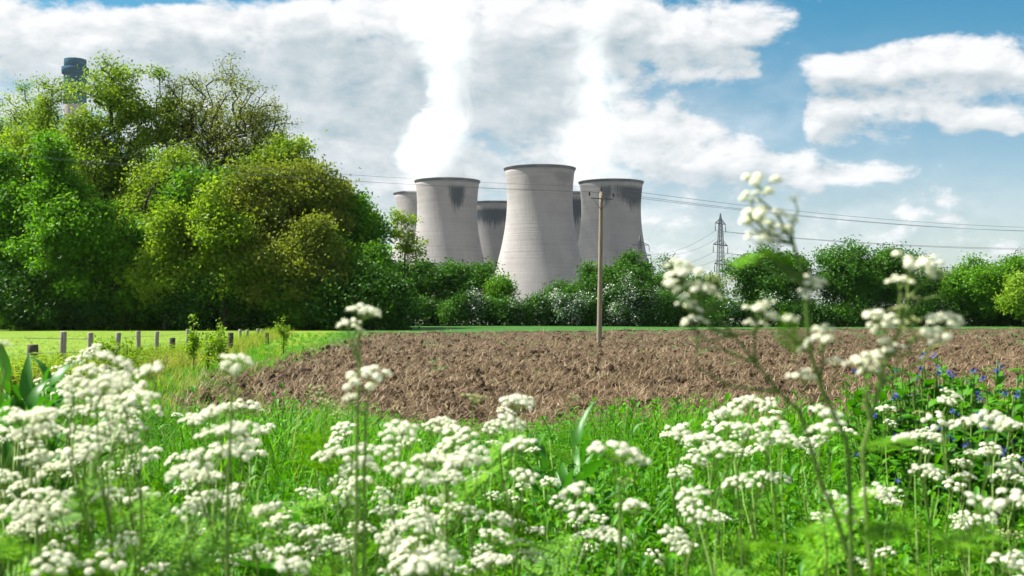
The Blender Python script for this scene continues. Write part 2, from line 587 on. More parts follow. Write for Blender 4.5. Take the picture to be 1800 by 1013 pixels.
def build_field():
    n, m = 270, 520
    u = np.linspace(0, 1, n)
    v = np.linspace(0, 1, m)
    V = np.zeros((n, m, 3))
    for i, a in enumerate(u):
        # rows spaced evenly in view, from the near edge to the far one
        y0 = 12.2; y1 = 150.0
        y = 1.0 / ((1 - a) / y0 + a / y1)
        xl = float(field_left(y)) + 1.6 * (float(vnoise(np.array([y * .6]), np.array([.5]), 9)[0]) - .5)
        xr = y * .52 + 6
        x = xl + (xr - xl) * v
        lim = field_far(x)
        yy = np.minimum(y, lim)
        z = field_height(x, yy)
        edge = np.clip((x - xl) / 1.5, 0, 1)
        ner = np.clip((yy - field_near(x)) / 1.2, 0, 1)
        z = z - .25 * (1 - edge) - .6 * (1 - ner)
        V[i, :, 0] = x; V[i, :, 1] = yy + (y - yy) * .002; V[i, :, 2] = z
    idx = np.arange(n * m).reshape(n, m)
    Fq = np.stack([idx[:-1, :-1], idx[:-1, 1:], idx[1:, 1:], idx[1:, :-1]], -1).reshape(-1, 4)
    M['soil'] = soil_mat()
    o = link('ploughed_field', npmesh('ploughed_field', V.reshape(-1, 3), [Fq]), None, M['soil'])
    tag(o, 'brown ploughed field of clods and straw', None, None, 'structure')


build_field()


# ================================================================= scatter with geometry nodes (stuff only)
def scatter(name, label, cat, pts, rots, scls, idx, templates):
    col = bpy.data.collections.new(name + '_kinds')
    for i, me in enumerate(templates):
        o = bpy.data.objects.new('%s_kind_%02d' % (name, i), me)
        col.objects.link(o)
    me = bpy.data.meshes.new(name)
    me.vertices.add(len(pts))
    me.vertices.foreach_set('co', np.asarray(pts, np.float32).ravel())
    a = me.attributes.new('rot', 'FLOAT_VECTOR', 'POINT'); a.data.foreach_set('vector', np.asarray(rots, np.float32).ravel())
    a = me.attributes.new('scl', 'FLOAT_VECTOR', 'POINT'); a.data.foreach_set('vector', np.asarray(scls, np.float32).ravel())
    a = me.attributes.new('idx', 'INT', 'POINT'); a.data.foreach_set('value', np.asarray(idx, np.int32))
    o = bpy.data.objects.new(name, me)
    COL.objects.link(o)
    ng = bpy.data.node_groups.new(name + '_scatter', 'GeometryNodeTree')
    ng.interface.new_socket('Geometry', in_out='INPUT', socket_type='NodeSocketGeometry')
    ng.interface.new_socket('Geometry', in_out='OUTPUT', socket_type='NodeSocketGeometry')
    gi, go = ng.nodes.new('NodeGroupInput'), ng.nodes.new('NodeGroupOutput')
    ip = ng.nodes.new('GeometryNodeInstanceOnPoints')
    ci = ng.nodes.new('GeometryNodeCollectionInfo')
    ci.inputs['Collection'].default_value = col
    ci.inputs['Separate Children'].default_value = True
    ci.inputs['Reset Children'].default_value = True
    ip.inputs['Pick Instance'].default_value = True
    L = ng.links.new
    L(gi.outputs[0], ip.inputs['Points']); L(ci.outputs[0], ip.inputs['Instance'])
    for nm, ty, sock in (('rot', 'FLOAT_VECTOR', 'Rotation'), ('scl', 'FLOAT_VECTOR', 'Scale'), ('idx', 'INT', 'Instance Index')):
        na = ng.nodes.new('GeometryNodeInputNamedAttribute'); na.data_type = ty
        na.inputs['Name'].default_value = nm
        L(na.outputs[0], ip.inputs[sock])
    L(ip.outputs[0], go.inputs[0])
    md = o.modifiers.new('scatter', 'NODES'); md.node_group = ng
    tag(o, label, cat, None, 'stuff')
    return o


def blade(mb, base, az, length, width, lean, droop, seg=4):
    """one tapering, bending grass blade"""
    d = np.array([math.cos(az), math.sin(az), 0.0]); s = np.array([-math.sin(az), math.cos(az), 0.0])
    V = []; p = np.array(base, float); th = lean
    for i in range(seg + 1):
        t = i / seg
        w = width * (1 - t ** 1.6) * .5 + .0004
        V += [p - s * w, p + s * w]
        p = p + (d * math.sin(th) + np.array([0, 0, math.cos(th)])) * length / seg
        th += droop / seg
    mb.add(V, [[2 * i, 2 * i + 1, 2 * i + 3, 2 * i + 2] for i in range(seg)])


def tuft(seed, n, h, w, spread, droop):
    r = random.Random(seed); mb = MB()
    for _ in range(n):
        a = r.uniform(0, 6.283)
        rr = spread * math.sqrt(r.random())
        b = r.uniform(0, 6.283)
        blade(mb, (rr * math.cos(b), rr * math.sin(b), 0), a, h * r.uniform(.5, 1.1), w * r.uniform(.7, 1.3), r.uniform(.02, .35), droop * r.uniform(.3, 1.6))
    return mb


def leaf_shape(mb, base, direction, up, length, width, bend=.3, fold=.25, seg=4, prof=None):
    """a pointed leaf blade with a folded midrib: 3 verts per station"""
    d = np.array(direction, float); d /= np.linalg.norm(d)
    s = np.cross(d, up); s /= np.linalg.norm(s) + 1e-9
    u = np.cross(s, d)
    p = np.array(base, float)
    V = []
    prof = prof or (lambda t: math.sin(math.pi * min(1, t * .92 + .08)) ** .8)
    for i in range(seg + 1):
        t = i / seg
        w = width * .5 * prof(t) if i < seg else width * .02
        V += [p - s * w + u * w * fold, p, p + s * w + u * w * fold]
        ang = bend * (t - .25)
        dd = d * math.cos(ang) - u * math.sin(ang)
        p = p + dd * length / seg
    Fq = []
    for i in range(seg):
        a = 3 * i
        Fq += [[a, a + 1, a + 4, a + 3], [a + 1, a + 2, a + 5, a + 4]]
    mb.add(V, Fq)


def leafy_stem(seed, h, n, ll, lw):
    r = random.Random(seed); mb = MB()
    lean = r.uniform(-.12, .12), r.uniform(-.12, .12)
    mb.tube([(lean[0] * h * t * t, lean[1] * h * t * t, h * t) for t in (0, .35, .7, 1)], [.004, .0035, .003, .0015], 4, False)
    for i in range(n):
        t = .12 + .88 * i / n
        a = i * 2.4 + r.uniform(-.4, .4)
        el = r.uniform(.0, .7)
        d = (math.cos(a) * math.cos(el), math.sin(a) * math.cos(el), math.sin(el))
        sc = (1.1 - .5 * t) * r.uniform(.7, 1.2)
        leaf_shape(mb, (lean[0] * h * t * t, lean[1] * h * t * t, h * t), d, (0, 0, 1), ll * sc, lw * sc, r.uniform(.3, 1.0), .3, 3)
    return mb


def tmesh(mb, name, mat):
    me = mb.mesh(name); me.materials.append(mat)
    return me


def verge_top(px):
    """photo row of the top edge of the verge plants against the field"""
    return np.interp(px, [-200, 0, 130, 250, 300, 420, 560, 640, 700, 800, 940, 980, 1060, 1130, 1180, 1300, 1400, 1500, 1560, 1800, 2000],
                     [700, 700, 690, 684, 684, 676, 686, 706, 738, 742, 730, 706, 704, 694, 680, 680, 672, 690, 680, 680, 680])


def scatter_verge():
    T = []
    for s in range(4): T.append(tmesh(tuft(100 + s, 16, .60, .007, .07, .9), 'grass_tuft', M['grass']))
    for s in range(2): T.append(tmesh(tuft(120 + s, 10, .66, .012, .06, 1.3), 'broad_grass_tuft', M['grass']))
    for s in range(3): T.append(tmesh(leafy_stem(140 + s, .55, 16, .085, .036), 'leafy_stem', M['weed']))
    for s in range(2): T.append(tmesh(leafy_stem(150 + s, .40, 18, .055, .030), 'small_leafy_stem', M['fern']))
    T.append(tmesh(tuft(160, 10, .7, .004, .06, .7), 'dry_grass_tuft', M['grassdry']))
    n = 24000
    lo, hi = 1.3, 17.5
    d = np.exp(rng.uniform(math.log(lo), math.log(hi), n))
    d = np.where(rng.random(n) < .34, rng.uniform(7, 17, n), d)
    px = rng.uniform(-120, 1920, n)
    x = (px - 900) / F * d
    z = ground_z(x, d)
    kind = rng.choice(12, n, p=[.13, .13, .13, .13, .06, .06, .09, .09, .07, .05, .05, .01])
    wk = rng.choice([6, 7, 8, 9, 10], n)
    kind = np.where((vnoise(x * .9 + 40, d * .55 + 7, 33) > .56) & (rng.random(n) < .8) | ((d < 4.5) & (rng.random(n) < .35)), wk, kind)
    hk = np.array([.6] * 4 + [.66] * 2 + [.55] * 3 + [.4] * 2 + [.7])[kind]
    patch = vnoise(x * 1.1 + 9, d * 1.1, 21)
    sc = rng.uniform(.6, 1.15, n) * (.22 + 1.35 * patch)
    sc = sc * np.where(d < 4.5, 1.12, 1.0)
    sc = np.where(d < 4.5, np.minimum(sc, (np.where(kind < 6, 1.18, 1.14) + rng.normal(0, .07, n) + .03 * (d - 2.5) - z) / hk), sc)
    top = EYE - (verge_top(px) + rng.normal(0, 7, n) - HOR) / F * d
    top = np.where(rng.random(n) < .04, top + .012 * d, top)
    maxsc = (top - z) / hk
    sc = np.minimum(sc, maxsc)
    keep = (sc > .12)
    # nothing on the soil itself
    fx = field_left(d)
    keep &= ~((d > field_near(x) + 1.5) & (x > fx))
    wd = np.clip(.75 + d * .06, .8, 1.8)
    w = sc * wd
    w = np.where((kind >= 6) & (kind <= 10), np.minimum(w, .55 + .07 * d), w)
    pts = np.stack([x, d, z - .01], 1)
    rots = np.stack([rng.normal(0, .12, n), rng.normal(0, .12, n), rng.uniform(0, 6.28, n)], 1)
    scl = np.stack([np.minimum(w, 1.5), np.minimum(w, 1.5), sc], 1)
    scatter('verge_grass', 'long green grass and weeds covering the near verge', 'grass', pts[keep], rots[keep], scl[keep], kind[keep], T)


scatter_verge()


def fence_x(y):
    return -9.0 - .149 * (np.asarray(y, float) - 22.8)


def scatter_strip():
    """grass strip between field and fence, and rough growth along the fence"""
    T = [tmesh(tuft(200 + s, 18, .28, .012, .12, .9), 'short_grass_tuft', M['grass']) for s in range(3)]
    T += [tmesh(tuft(210 + s, 16, .45, .010, .10, .8), 'dry_tuft', M['grassdry']) for s in range(2)]
    T += [tmesh(leafy_stem(220 + s, .5, 18, .10, .05), 'bramble_stem', M['olive']) for s in range(3)]
    P, Ro, S, I = [], [], [], []
    n = 11000
    y = 1.0 / rng.uniform(1 / 95.0, 1 / 17.0, n)
    for yy in y:
        xf, xl = float(fence_x(yy)), float(field_left(yy))
        if rng.random() < .42:
            x = xf + rng.normal(.35, .5); k = rng.choice([0, 3, 4, 5, 6, 7], p=[.22, .16, .16, .16, .15, .15]); s = rng.uniform(.7, 1.5)
        elif rng.random() < .55:
            x = rng.uniform(xf, xl + .2 + abs(rng.normal(0, .5))); k = rng.choice([0, 1, 2, 3], p=[.32, .32, .32, .04]); s = rng.uniform(.5, 1.15)
        else:
            x = rng.uniform(xf - 9 - yy * .1, xf); k = rng.choice([0, 1, 2, 3, 4], p=[.2, .2, .2, .2, .2]); s = rng.uniform(.3, .6)
        P.append((x, yy, 0)); Ro.append((0, 0, rng.uniform(0, 6.28))); S.append((s * 1.2, s * 1.2, s)); I.append(k)
    P = np.array(P); P[:, 2] = ground_z(P[:, 0], P[:, 1]) - .01
    scatter('strip_grass', 'grass and weeds along the fence beside the ploughed field', 'grass', P, Ro, S, I, T)


scatter_strip()


def scatter_soil():
    T = []
    for s in range(5):
        r = np.random.default_rng(300 + s)
        # a rough clod: a distorted icosphere-like lump
        ph = (1 + 5 ** .5) / 2
        V = np.array([(-1, ph, 0), (1, ph, 0), (-1, -ph, 0), (1, -ph, 0), (0, -1, ph), (0, 1, ph), (0, -1, -ph), (0, 1, -ph), (ph, 0, -1), (ph, 0, 1), (-ph, 0, -1), (-ph, 0, 1)], float)
        V /= np.linalg.norm(V[0])
        V *= r.uniform(.65, 1.25, (12, 1)); V[:, 2] *= .7
        Fq = [(0, 11, 5), (0, 5, 1), (0, 1, 7), (0, 7, 10), (0, 10, 11), (1, 5, 9), (5, 11, 4), (11, 10, 2), (10, 7, 6), (7, 1, 8), (3, 9, 4), (3, 4, 2), (3, 2, 6), (3, 6, 8), (3, 8, 9), (4, 9, 5), (2, 4, 11), (6, 2, 10), (8, 6, 7), (9, 8, 1)]
        me = npmesh('clod', V, [np.array(Fq)]); me.materials.append(M['soil'])
        T.append(me)
    n = 42000
    a = rng.random(n)
    y = 1.0 / (a / 13.0 + (1 - a) / 95.0)
    xl = field_left(y) + .3
    x = xl + rng.random(n) * (y * .5 + 5 - xl)
    ok = (y > field_near(x) + .2) & (y < field_far(x) - 1)
    x, y = x[ok], y[ok]; n = len(x)
    s = np.clip(rng.lognormal(math.log(.050), .5, n), 0, .15)
    z = field_height(x, y) + s * .15
    scatter('soil_clods', 'brown clods of earth strewn over the ploughed field', 'soil', np.stack([x, y, z], 1), rng.uniform(0, 6.28, (n, 3)), s[:, None] * rng.uniform(.7, 1.4, (n, 3)), rng.integers(0, 5, n), T)
    # straw
    M['straw'] = leafmat('straw', [(.080, .052, .029), (.175, .122, .070), (.43, .33, .205)], .15, (1, 1, .9), objvar=.7)
    T = []
    for s in range(4):
        r = random.Random(320 + s); mb = MB()
        for _ in range(7):
            b = (r.uniform(-.22, .22), r.uniform(-.22, .22), r.uniform(0, .05))
            blade(mb, b, r.uniform(0, 6.28), r.uniform(.10, .32), .012, r.uniform(.7, 1.5), r.uniform(-.1, .5), 2)
        T.append(tmesh(mb, 'straw_wisp', M['straw']))
    n = 38000
    a = rng.random(n)
    y = 1.0 / (a / 13.0 + (1 - a) / 150.0)
    xl = field_left(y) + .1
    x = xl + rng.random(n) * (y * .5 + 5 - xl)
    ok = (y > field_near(x)) & (y < field_far(x) - .5)
    x, y = x[ok], y[ok]; n = len(x)
    s = rng.uniform(.7, 1.4, n) * np.clip(.85 + y * .008, .85, 1.7)
    scatter('field_straw', 'pale straw stalks lying over the ploughed soil', 'straw', np.stack([x, y, field_height(x, y) + .01], 1), np.stack([rng.normal(0, .15, n), rng.normal(0, .15, n), rng.uniform(0, 6.28, n)], 1), np.stack([s, s, s], 1), rng.integers(0, 4, n), T)


scatter_soil()


# ================================================================= cooling towers and chimney
def tower_prof(z):
    return 25.6 * math.sqrt(1 + ((z - 90.0) / 60.6) ** 2)


def cooling_tower(px, top_py, stains, label, tone=.66):
    H = 114.0
    d = (H - EYE) * F / (HOR - top_py)
    root = empty('cooling_tower', ((px - 900) / F * d, d, 0))
    zs = np.concatenate([np.linspace(0, 112.0, 46)])
    mat = concrete_mat('tower_concrete', stains, tone)
    mb = MB()
    prof = [(tower_prof(z), z) for z in zs]
    inner = [(tower_prof(z) - .8, z) for z in zs[::-1]]
    mb.lathe(prof + [(tower_prof(112.0) - .8, 112.0)] + inner, 128)
    link('shell', mb.mesh('tower_shell'), root, mat, True)
    mb = MB()
    r1, r2 = tower_prof(112.0), tower_prof(114.0)
    mb.lathe([(r1 - .8, 112.02), (r1 + .35, 112.02), (r1 + .45, 112.4), (r2 + .55, 113.3), (r2 + .8, 113.35), (r2 + .8, 114.0), (r2 - .9, 114.0), (r1 - .8, 112.02)], 128)
    link('rim', mb.mesh('tower_rim'), root, M['rim'], False)
    tag(root, label, 'cooling tower', 'cooling towers of the power station')
    return root


M['rim'] = plain('rim_concrete', (.14, .145, .15), .85, .45, .12)
cooling_tower(743.5, 340, [], 'cooling tower behind the wood edge, leftmost and half hidden by the next tower')
cooling_tower(786, 318, [(22, 20, 107, 86, .95)], 'pale concrete cooling tower with one pointed dark stain below its rim')
cooling_tower(868, 357, [(0, 100, 106, 90, 1.0)], 'low distant cooling tower with a broad blue black stain across its whole top', .50)
cooling_tower(949, 296, [(45, 30, 109, 99, .35)], 'tallest looking cooling tower at the centre, standing nearest with a dark rim')
cooling_tower(1000, 341, [(0, 110, 107, 84, 1.0)], 'cooling tower mostly hidden, a dark sliver between two nearer towers', .50)
cooling_tower(1074.5, 320, [(48, 62, 108, 90, .9), (-14, 13, 108, 92, .75)], 'cooling tower behind the wooden pole, streaked dark under its right rim')


def chimney():
    H = 259.0
    d = (H - EYE) * F / (HOR - 103)
    root = empty('chimney', ((129 - 900) / F * d, d, 0))
    s = d / F
    zt = lambda py: EYE + (HOR - py) * s
    mb = MB(); mb.lathe([(21 * s, 0), (19.5 * s, zt(200)), (19 * s, zt(184))], 32)
    link('shaft', mb.mesh('chimney_shaft'), root, plain('chimney_pale', (.40, .33, .33), .8, .2, .05), True)
    mb = MB(); mb.lathe([(19 * s, zt(184) - .3), (19.3 * s, zt(183.9)), (19.2 * s, zt(129.2))], 32)
    link('dark_band', mb.mesh('chimney_band'), root, plain('chimney_dark', (.02, .09, .14), .8, .4, .08, spec=.03), True)
    mb = MB(); mb.lathe([(18 * s, zt(129.2)), (22.5 * s, zt(129)), (23 * s, zt(118)), (18 * s, zt(117.5))], 32)
    link('collar', mb.mesh('chimney_collar'), root, plain('chimney_collar', (.016, .08, .125), .8, .4, .08, spec=.03))
    mb = MB(); mb.lathe([(17.5 * s, zt(119)), (19.5 * s, zt(117)), (19.4 * s, zt(104)), (18.6 * s, zt(103)), (14 * s, zt(103)), (13 * s, zt(110))], 10)
    link('cap', mb.mesh('chimney_cap'), root, plain('chimney_cap', (.025, .10, .15), .8, .4, .08, spec=.03))
    tag(root, 'tall dark blue chimney top rising behind the trees', 'chimney')


chimney()


# ================================================================= trees
def grow(P, root, crown_base, rs, upw=.8, seg=2.0):
    """connect every crown point to a growing skeleton; returns nodes, parents, depth order"""
    nodes = [np.array(root, float)]
    par = [-1]; plen = [0.0]
    steps = max(2, int((crown_base - root[2]) / 2.0))
    lean = rs.normal(0, .03, 2)
    for i in range(1, steps + 1):
        t = i / steps
        h = (crown_base - root[2]) * t
        nodes.append(np.array([root[0] + lean[0] * h + rs.normal(0, .05), root[1] + lean[1] * h + rs.normal(0, .05), root[2] + h]))
        par.append(len(nodes) - 2); plen.append(plen[-1] + (crown_base - root[2]) / steps)
    start = nodes[-1]
    order = np.argsort(np.linalg.norm(P - start, axis=1))
    cap = len(P) * 4 + 50
    A = np.zeros((cap, 3)); L = np.zeros(cap)
    A[:len(nodes)] = nodes; L[:len(nodes)] = plen
    par = par[:]; n = len(nodes)
    for k in order:
        p = P[k]
        D = A[:n] - p
        dist = np.sqrt((D ** 2).sum(1))
        cost = dist + .22 * L[:n] + upw * np.maximum(0, D[:, 2]) + np.where(np.arange(n) < steps * .6, 3.0, 0)
        j = int(np.argmin(cost))
        dd = dist[j]
        m = int(min(3, dd // seg))
        q = A[j]; prev = j
        for s in range(1, m + 1):
            t = s / (m + 1)
            c = q * (1 - t) + p * t
            c[2] += math.sin(math.pi * t) * dd * .06
            c += rs.normal(0, .035 * dd, 3)
            A[n] = c; L[n] = L[prev] + dd / (m + 1); par.append(prev); prev = n; n += 1
        A[n] = p; L[n] = L[prev] + dd / (m + 1); par.append(prev); n += 1
    return A[:n].copy(), np.array(par), n


def branch_mesh(A, par, tip, power=2.3, rmin=.0, rmax=9):
    n = len(A)
    rad = np.zeros(n)
    ch = np.zeros(n, int)
    for i in range(1, n): ch[par[i]] += 1
    acc = np.where(ch == 0, tip ** power, 0.0)
    for i in range(n - 1, 0, -1):
        acc[par[i]] += acc[i]
    rad = np.minimum(acc ** (1 / power), rmax)
    V, Q = [], []
    b = 0
    for i in range(1, n):
        p, q = A[par[i]], A[i]
        r1, r0 = rad[i], min(rad[par[i]], rad[i] * 1.35)
        if r1 < rmin: continue
        k = 6 if r1 > .12 else (4 if r1 > .045 else 3)
        t = q - p; ln = np.linalg.norm(t)
        if ln < 1e-6: continue
        t /= ln
        ref = np.array([0, 0, 1.0]) if abs(t[2]) < .9 else np.array([1.0, 0, 0])
        a = np.cross(t, ref); a /= np.linalg.norm(a); c = np.cross(t, a)
        ang = np.arange(k) * 2 * math.pi / k
        ring = np.cos(ang)[:, None] * a + np.sin(ang)[:, None] * c
        V.append(p - t * r0 * .3 + ring * r0); V.append(q + ring * r1)
        Q += [[b + j, b + (j + 1) % k, b + k + (j + 1) % k, b + k + j] for j in range(k)]
        b += 2 * k
    return npmesh('branches', np.concatenate(V), [np.array(Q)])


def leaf_cards(C, size, rs, outward=None, upbias=.5, aspect=.62):
    """diamond leaf sprays, each a bent quad pair"""
    n = len(C)
    N = rs.normal(0, 1, (n, 3)); N /= np.linalg.norm(N, axis=1)[:, None]
    N[:, 2] += upbias
    if outward is not None: N += outward * .55
    N /= np.linalg.norm(N, axis=1)[:, None] + 1e-9
    T = np.cross(N, rs.normal(0, 1, (n, 3))); T /= np.linalg.norm(T, axis=1)[:, None] + 1e-9
    B = np.cross(N, T)
    s = size * rs.uniform(.6, 1.4, (n, 1))
    a = C - T * s * .5; e = C + T * s * .5
    l = C - B * s * .5 * aspect + N * s * .10; r = C + B * s * .5 * aspect + N * s * .10
    V = np.stack([a, r, e, l], 1).reshape(-1, 3)
    i = np.arange(n) * 4
    return V, np.stack([i, i + 1, i + 2, i + 3], 1)


def crown_points(lobes, n, rs, shell=.42):
    """points in a union of ellipsoids (cx,cy,cz,rx,ry,rz), gathered into boughs, denser to the outside"""
    vol = np.array([l[3] * l[4] * l[5] for l in lobes]) ** .75
    w = vol / vol.sum()
    P = []; O = []
    for l, k in zip(lobes, rs.multinomial(n, w)):
        c = np.array(l[:3]); e = np.array(l[3:])
        m = max(9, k // 8)
        u = rs.normal(0, 1, (m, 3)); u /= np.linalg.norm(u, axis=1)[:, None]
        sc = c + u * e * (rs.random(m) ** shell * rs.uniform(.60, 1.13, m))[:, None]
        sr = np.clip(.27 * e.mean(), .45, 1.7) * rs.uniform(.45, 1.3, m)
        own = rs.integers(0, m, k)
        v = rs.normal(0, 1, (k, 3)); v /= np.linalg.norm(v, axis=1)[:, None]
        p = sc[own] + v * (rs.random(k) ** .5 * sr[own])[:, None] * np.array([1, 1, .75])
        o = (p - c) / e; o /= np.linalg.norm(o, axis=1)[:, None] + 1e-9
        P.append(p); O.append(o * .6 + v * .5)
    return np.concatenate(P), np.concatenate(O)


def tree(name, label, cat, px, base_py, d, lobes_px, leaf, nclump, nleaf, size, clump_r, seed, group=None, bark='bark', trunk_frac=.3, tip=.02, extra=None, depth=.8, rmax=9, zbase=None):
    """lobes_px: crown ellipses in photo px (cx, cy, rx, ry); depth: crown depth over its width"""
    rs = np.random.default_rng(seed)
    s = d / F
    base = Vector(((px - 900) * s, d, 0))
    base.z = float(ground_z(base.x, base.y)) if zbase is None else zbase
    root = empty(name, base)
    lobes = []
    for i, (cx, cy, rx, ry) in enumerate(lobes_px):
        c = at(cx, cy, d)
        lobes.append((c.x - base.x, rs.uniform(-.25, .25) * rx * s, c.z - base.z, rx * s, rx * s * depth, ry * s))
    P, O = crown_points(lobes, nclump, rs)
    P[:, 2] = np.maximum(P[:, 2], .4)
    zlo = min(l[2] - l[5] for l in lobes); zhi = max(l[2] + l[5] for l in lobes)
    cb = max(.6, zlo + (zhi - zlo) * trunk_frac)
    A, par, n = grow(P, (0, 0, -.2), cb, rs)
    me = branch_mesh(A, par, tip, rmax=rmax)
    link('trunk', me, root, M[bark])
    k = rs.poisson(nleaf * 1.0, len(P))
    C = np.repeat(P, k, 0) + rs.normal(0, 1, (k.sum(), 3)) * clump_r * np.array([1, 1, .72])
    Oo = np.repeat(O, k, 0)
    V, Q = leaf_cards(C, size * 1.16, rs, Oo)
    link('crown', npmesh('crown', V, [Q]), root, M[leaf])
    if extra:
        mat, frac, esize, bias = extra
        sel = vnoise(P[:, 0] * .9 + seed * 7.3, P[:, 2] * 1.1 + P[:, 1] * .4, seed) < frac * .72
        P2, O2 = P[sel], O[sel]
        k = rs.poisson(nleaf * bias, len(P2))
        C = np.repeat(P2 + O2 * clump_r * .45, k, 0) + rs.normal(0, 1, (k.sum(), 3)) * clump_r * .75
        if len(C):
            V, Q = leaf_cards(C, esize, rs, np.repeat(O2, k, 0))
            link('blossom', npmesh('blossom', V, [Q]), root, M[mat])
    tag(root, label, cat, group)
    return root


WOOD = 'trees of the wood beside the meadow'
# name, label, trunk px, distance, crown ellipses (px), leaf, clumps, leaves, size, clump radius
wood = [
    ('bare_tree', 'thinly leaved tree at the far left edge of the wood', 20, 142, [(5, 235, 66, 90), (45, 215, 44, 62), (20, 330, 70, 70)], 'olive', 620, 13, .26, .8, .026),
    ('bare_tree', 'thinly leaved tree just left of the chimney', 88, 138, [(84, 195, 42, 68), (95, 280, 60, 74)], 'olive', 620, 12, .26, .7, .026),
    ('leafy_tree', 'tall yellow green tree right of the chimney, top tufted', 215, 132, [(215, 176, 74, 72), (205, 300, 96, 110), (170, 220, 40, 74), (262, 200, 46, 84), (292, 225, 40, 84), (128, 245, 36, 44)], 'olive', 900, 18, .32, .75, .028),
    ('bare_tree', 'great dome of bare brown twigs topping the wood', 400, 134, [(400, 232, 112, 114), (335, 225, 60, 92), (460, 265, 66, 84), (490, 320, 70, 60)], 'brown', 1700, 11, .24, .7, .025),
    ('leafy_tree', 'dense brownish olive tree below the bare dome', 455, 122, [(450, 370, 130, 95), (400, 470, 120, 80), (520, 340, 80, 70)], 'brown', 800, 34, .34, .95, .022),
    ('leafy_tree', 'olive brown tree filling the right of the wood, slope shouldered', 555, 124, [(555, 410, 88, 80), (548, 335, 56, 52), (560, 490, 90, 60)], 'brown', 620, 32, .33, .9, .022),
    ('leafy_tree', 'green tree on the right shoulder of the wood', 630, 126, [(632, 420, 52, 62), (610, 380, 44, 44), (640, 490, 54, 66)], 'mid', 560, 34, .34, .9, .022),
    ('airy_tree', 'slight airy tree in front of the leftmost tower', 706, 128, [(708, 400, 30, 42), (720, 440, 36, 34), (692, 380, 16, 26)], 'olive', 170, 11, .24, .5, .012),
    ('leafy_tree', 'vivid fresh green tree standing forward in the wood', 112, 116, [(95, 350, 52, 62), (120, 420, 78, 70), (80, 290, 36, 44), (160, 400, 50, 60), (110, 490, 70, 50)], 'fresh', 640, 36, .36, .85, .022),
    ('leafy_tree', 'dark green tree at the left edge of the photo', 5, 120, [(0, 400, 66, 90), (-20, 330, 60, 80), (20, 500, 60, 66)], 'mid', 560, 34, .36, .95, .022),
    ('leafy_tree', 'olive tree in the middle of the wood, dark forked limbs', 262, 126, [(262, 370, 96, 100), (300, 310, 70, 80), (230, 460, 90, 80)], 'olive', 760, 19, .33, .85, .028),
    ('leafy_tree', 'mid green tree below the bare dome, left side', 335, 120, [(335, 430, 92, 90), (360, 360, 70, 70), (320, 500, 84, 60)], 'mid', 640, 30, .35, .95, .022),
    ('leafy_tree', 'dark tree behind the vivid green one', 170, 136, [(150, 330, 90, 80), (60, 320, 90, 70), (200, 430, 100, 90)], 'olive', 560, 28, .38, 1.0, .022),
    ('leafy_tree', 'olive tree between the chimney and the vivid green tree', 60, 130, [(50, 300, 80, 70), (40, 390, 80, 80)], 'olive', 520, 26, .36, .95, .022),
    ('leafy_tree', 'green tree low in the wood under the yellow green one', 225, 118, [(215, 460, 90, 84), (190, 530, 70, 40), (270, 500, 60, 60)], 'mid', 560, 32, .36, .95, .022),
    ('leafy_tree', 'brown olive tree low in the right half of the wood', 480, 116, [(470, 480, 90, 70), (540, 470, 70, 70), (420, 520, 60, 45)], 'brown', 600, 34, .34, .95, .022),
    ('leafy_tree', 'dark green tree at the low right end of the wood', 610, 119, [(610, 480, 72, 70), (655, 490, 40, 60), (580, 520, 60, 45)], 'mid', 520, 32, .34, .9, .022),
    ('leafy_tree', 'dark green tree deep in the middle of the wood', 345, 140, [(340, 340, 110, 80), (300, 430, 110, 80), (450, 440, 110, 80)], 'mid', 640, 30, .42, 1.1, .022),
    ('leafy_tree', 'slim olive tree at the front of the wood, under the bare dome', 395, 114, [(392, 400, 44, 62), (420, 470, 50, 60), (378, 350, 26, 44), (370, 490, 44, 50)], 'olive', 420, 24, .34, .85, .022),
    ('leafy_tree', 'slim olive brown tree at the front right of the wood', 540, 115, [(548, 470, 40, 50), (528, 425, 28, 40), (562, 405, 26, 36), (545, 520, 60, 40)], 'brown', 360, 28, .34, .85, .022),
    ('leafy_tree', 'slim olive tree in front of the forked limbs', 290, 115, [(292, 440, 36, 60), (270, 490, 36, 50), (310, 510, 46, 46), (300, 390, 24, 40)], 'olive', 340, 26, .34, .85, .022),
    ('leafy_tree', 'olive tree below the right side of the bare dome', 470, 128, [(480, 300, 60, 50), (520, 290, 44, 44), (450, 340, 60, 50)], 'olive', 420, 22, .34, .85, .022),
]
for i, (nm, lb, px, d, lobes, leaf, nc, nl, sz, cr, tip) in enumerate(wood):
    tree(nm, lb, 'tree', px, 575, d, lobes, leaf, int(nc * 1.3), nl * 1.35, sz * .90, cr * .85, 500 + i, WOOD, 'barkdark', .22, tip * 1.3, rmax=.42)
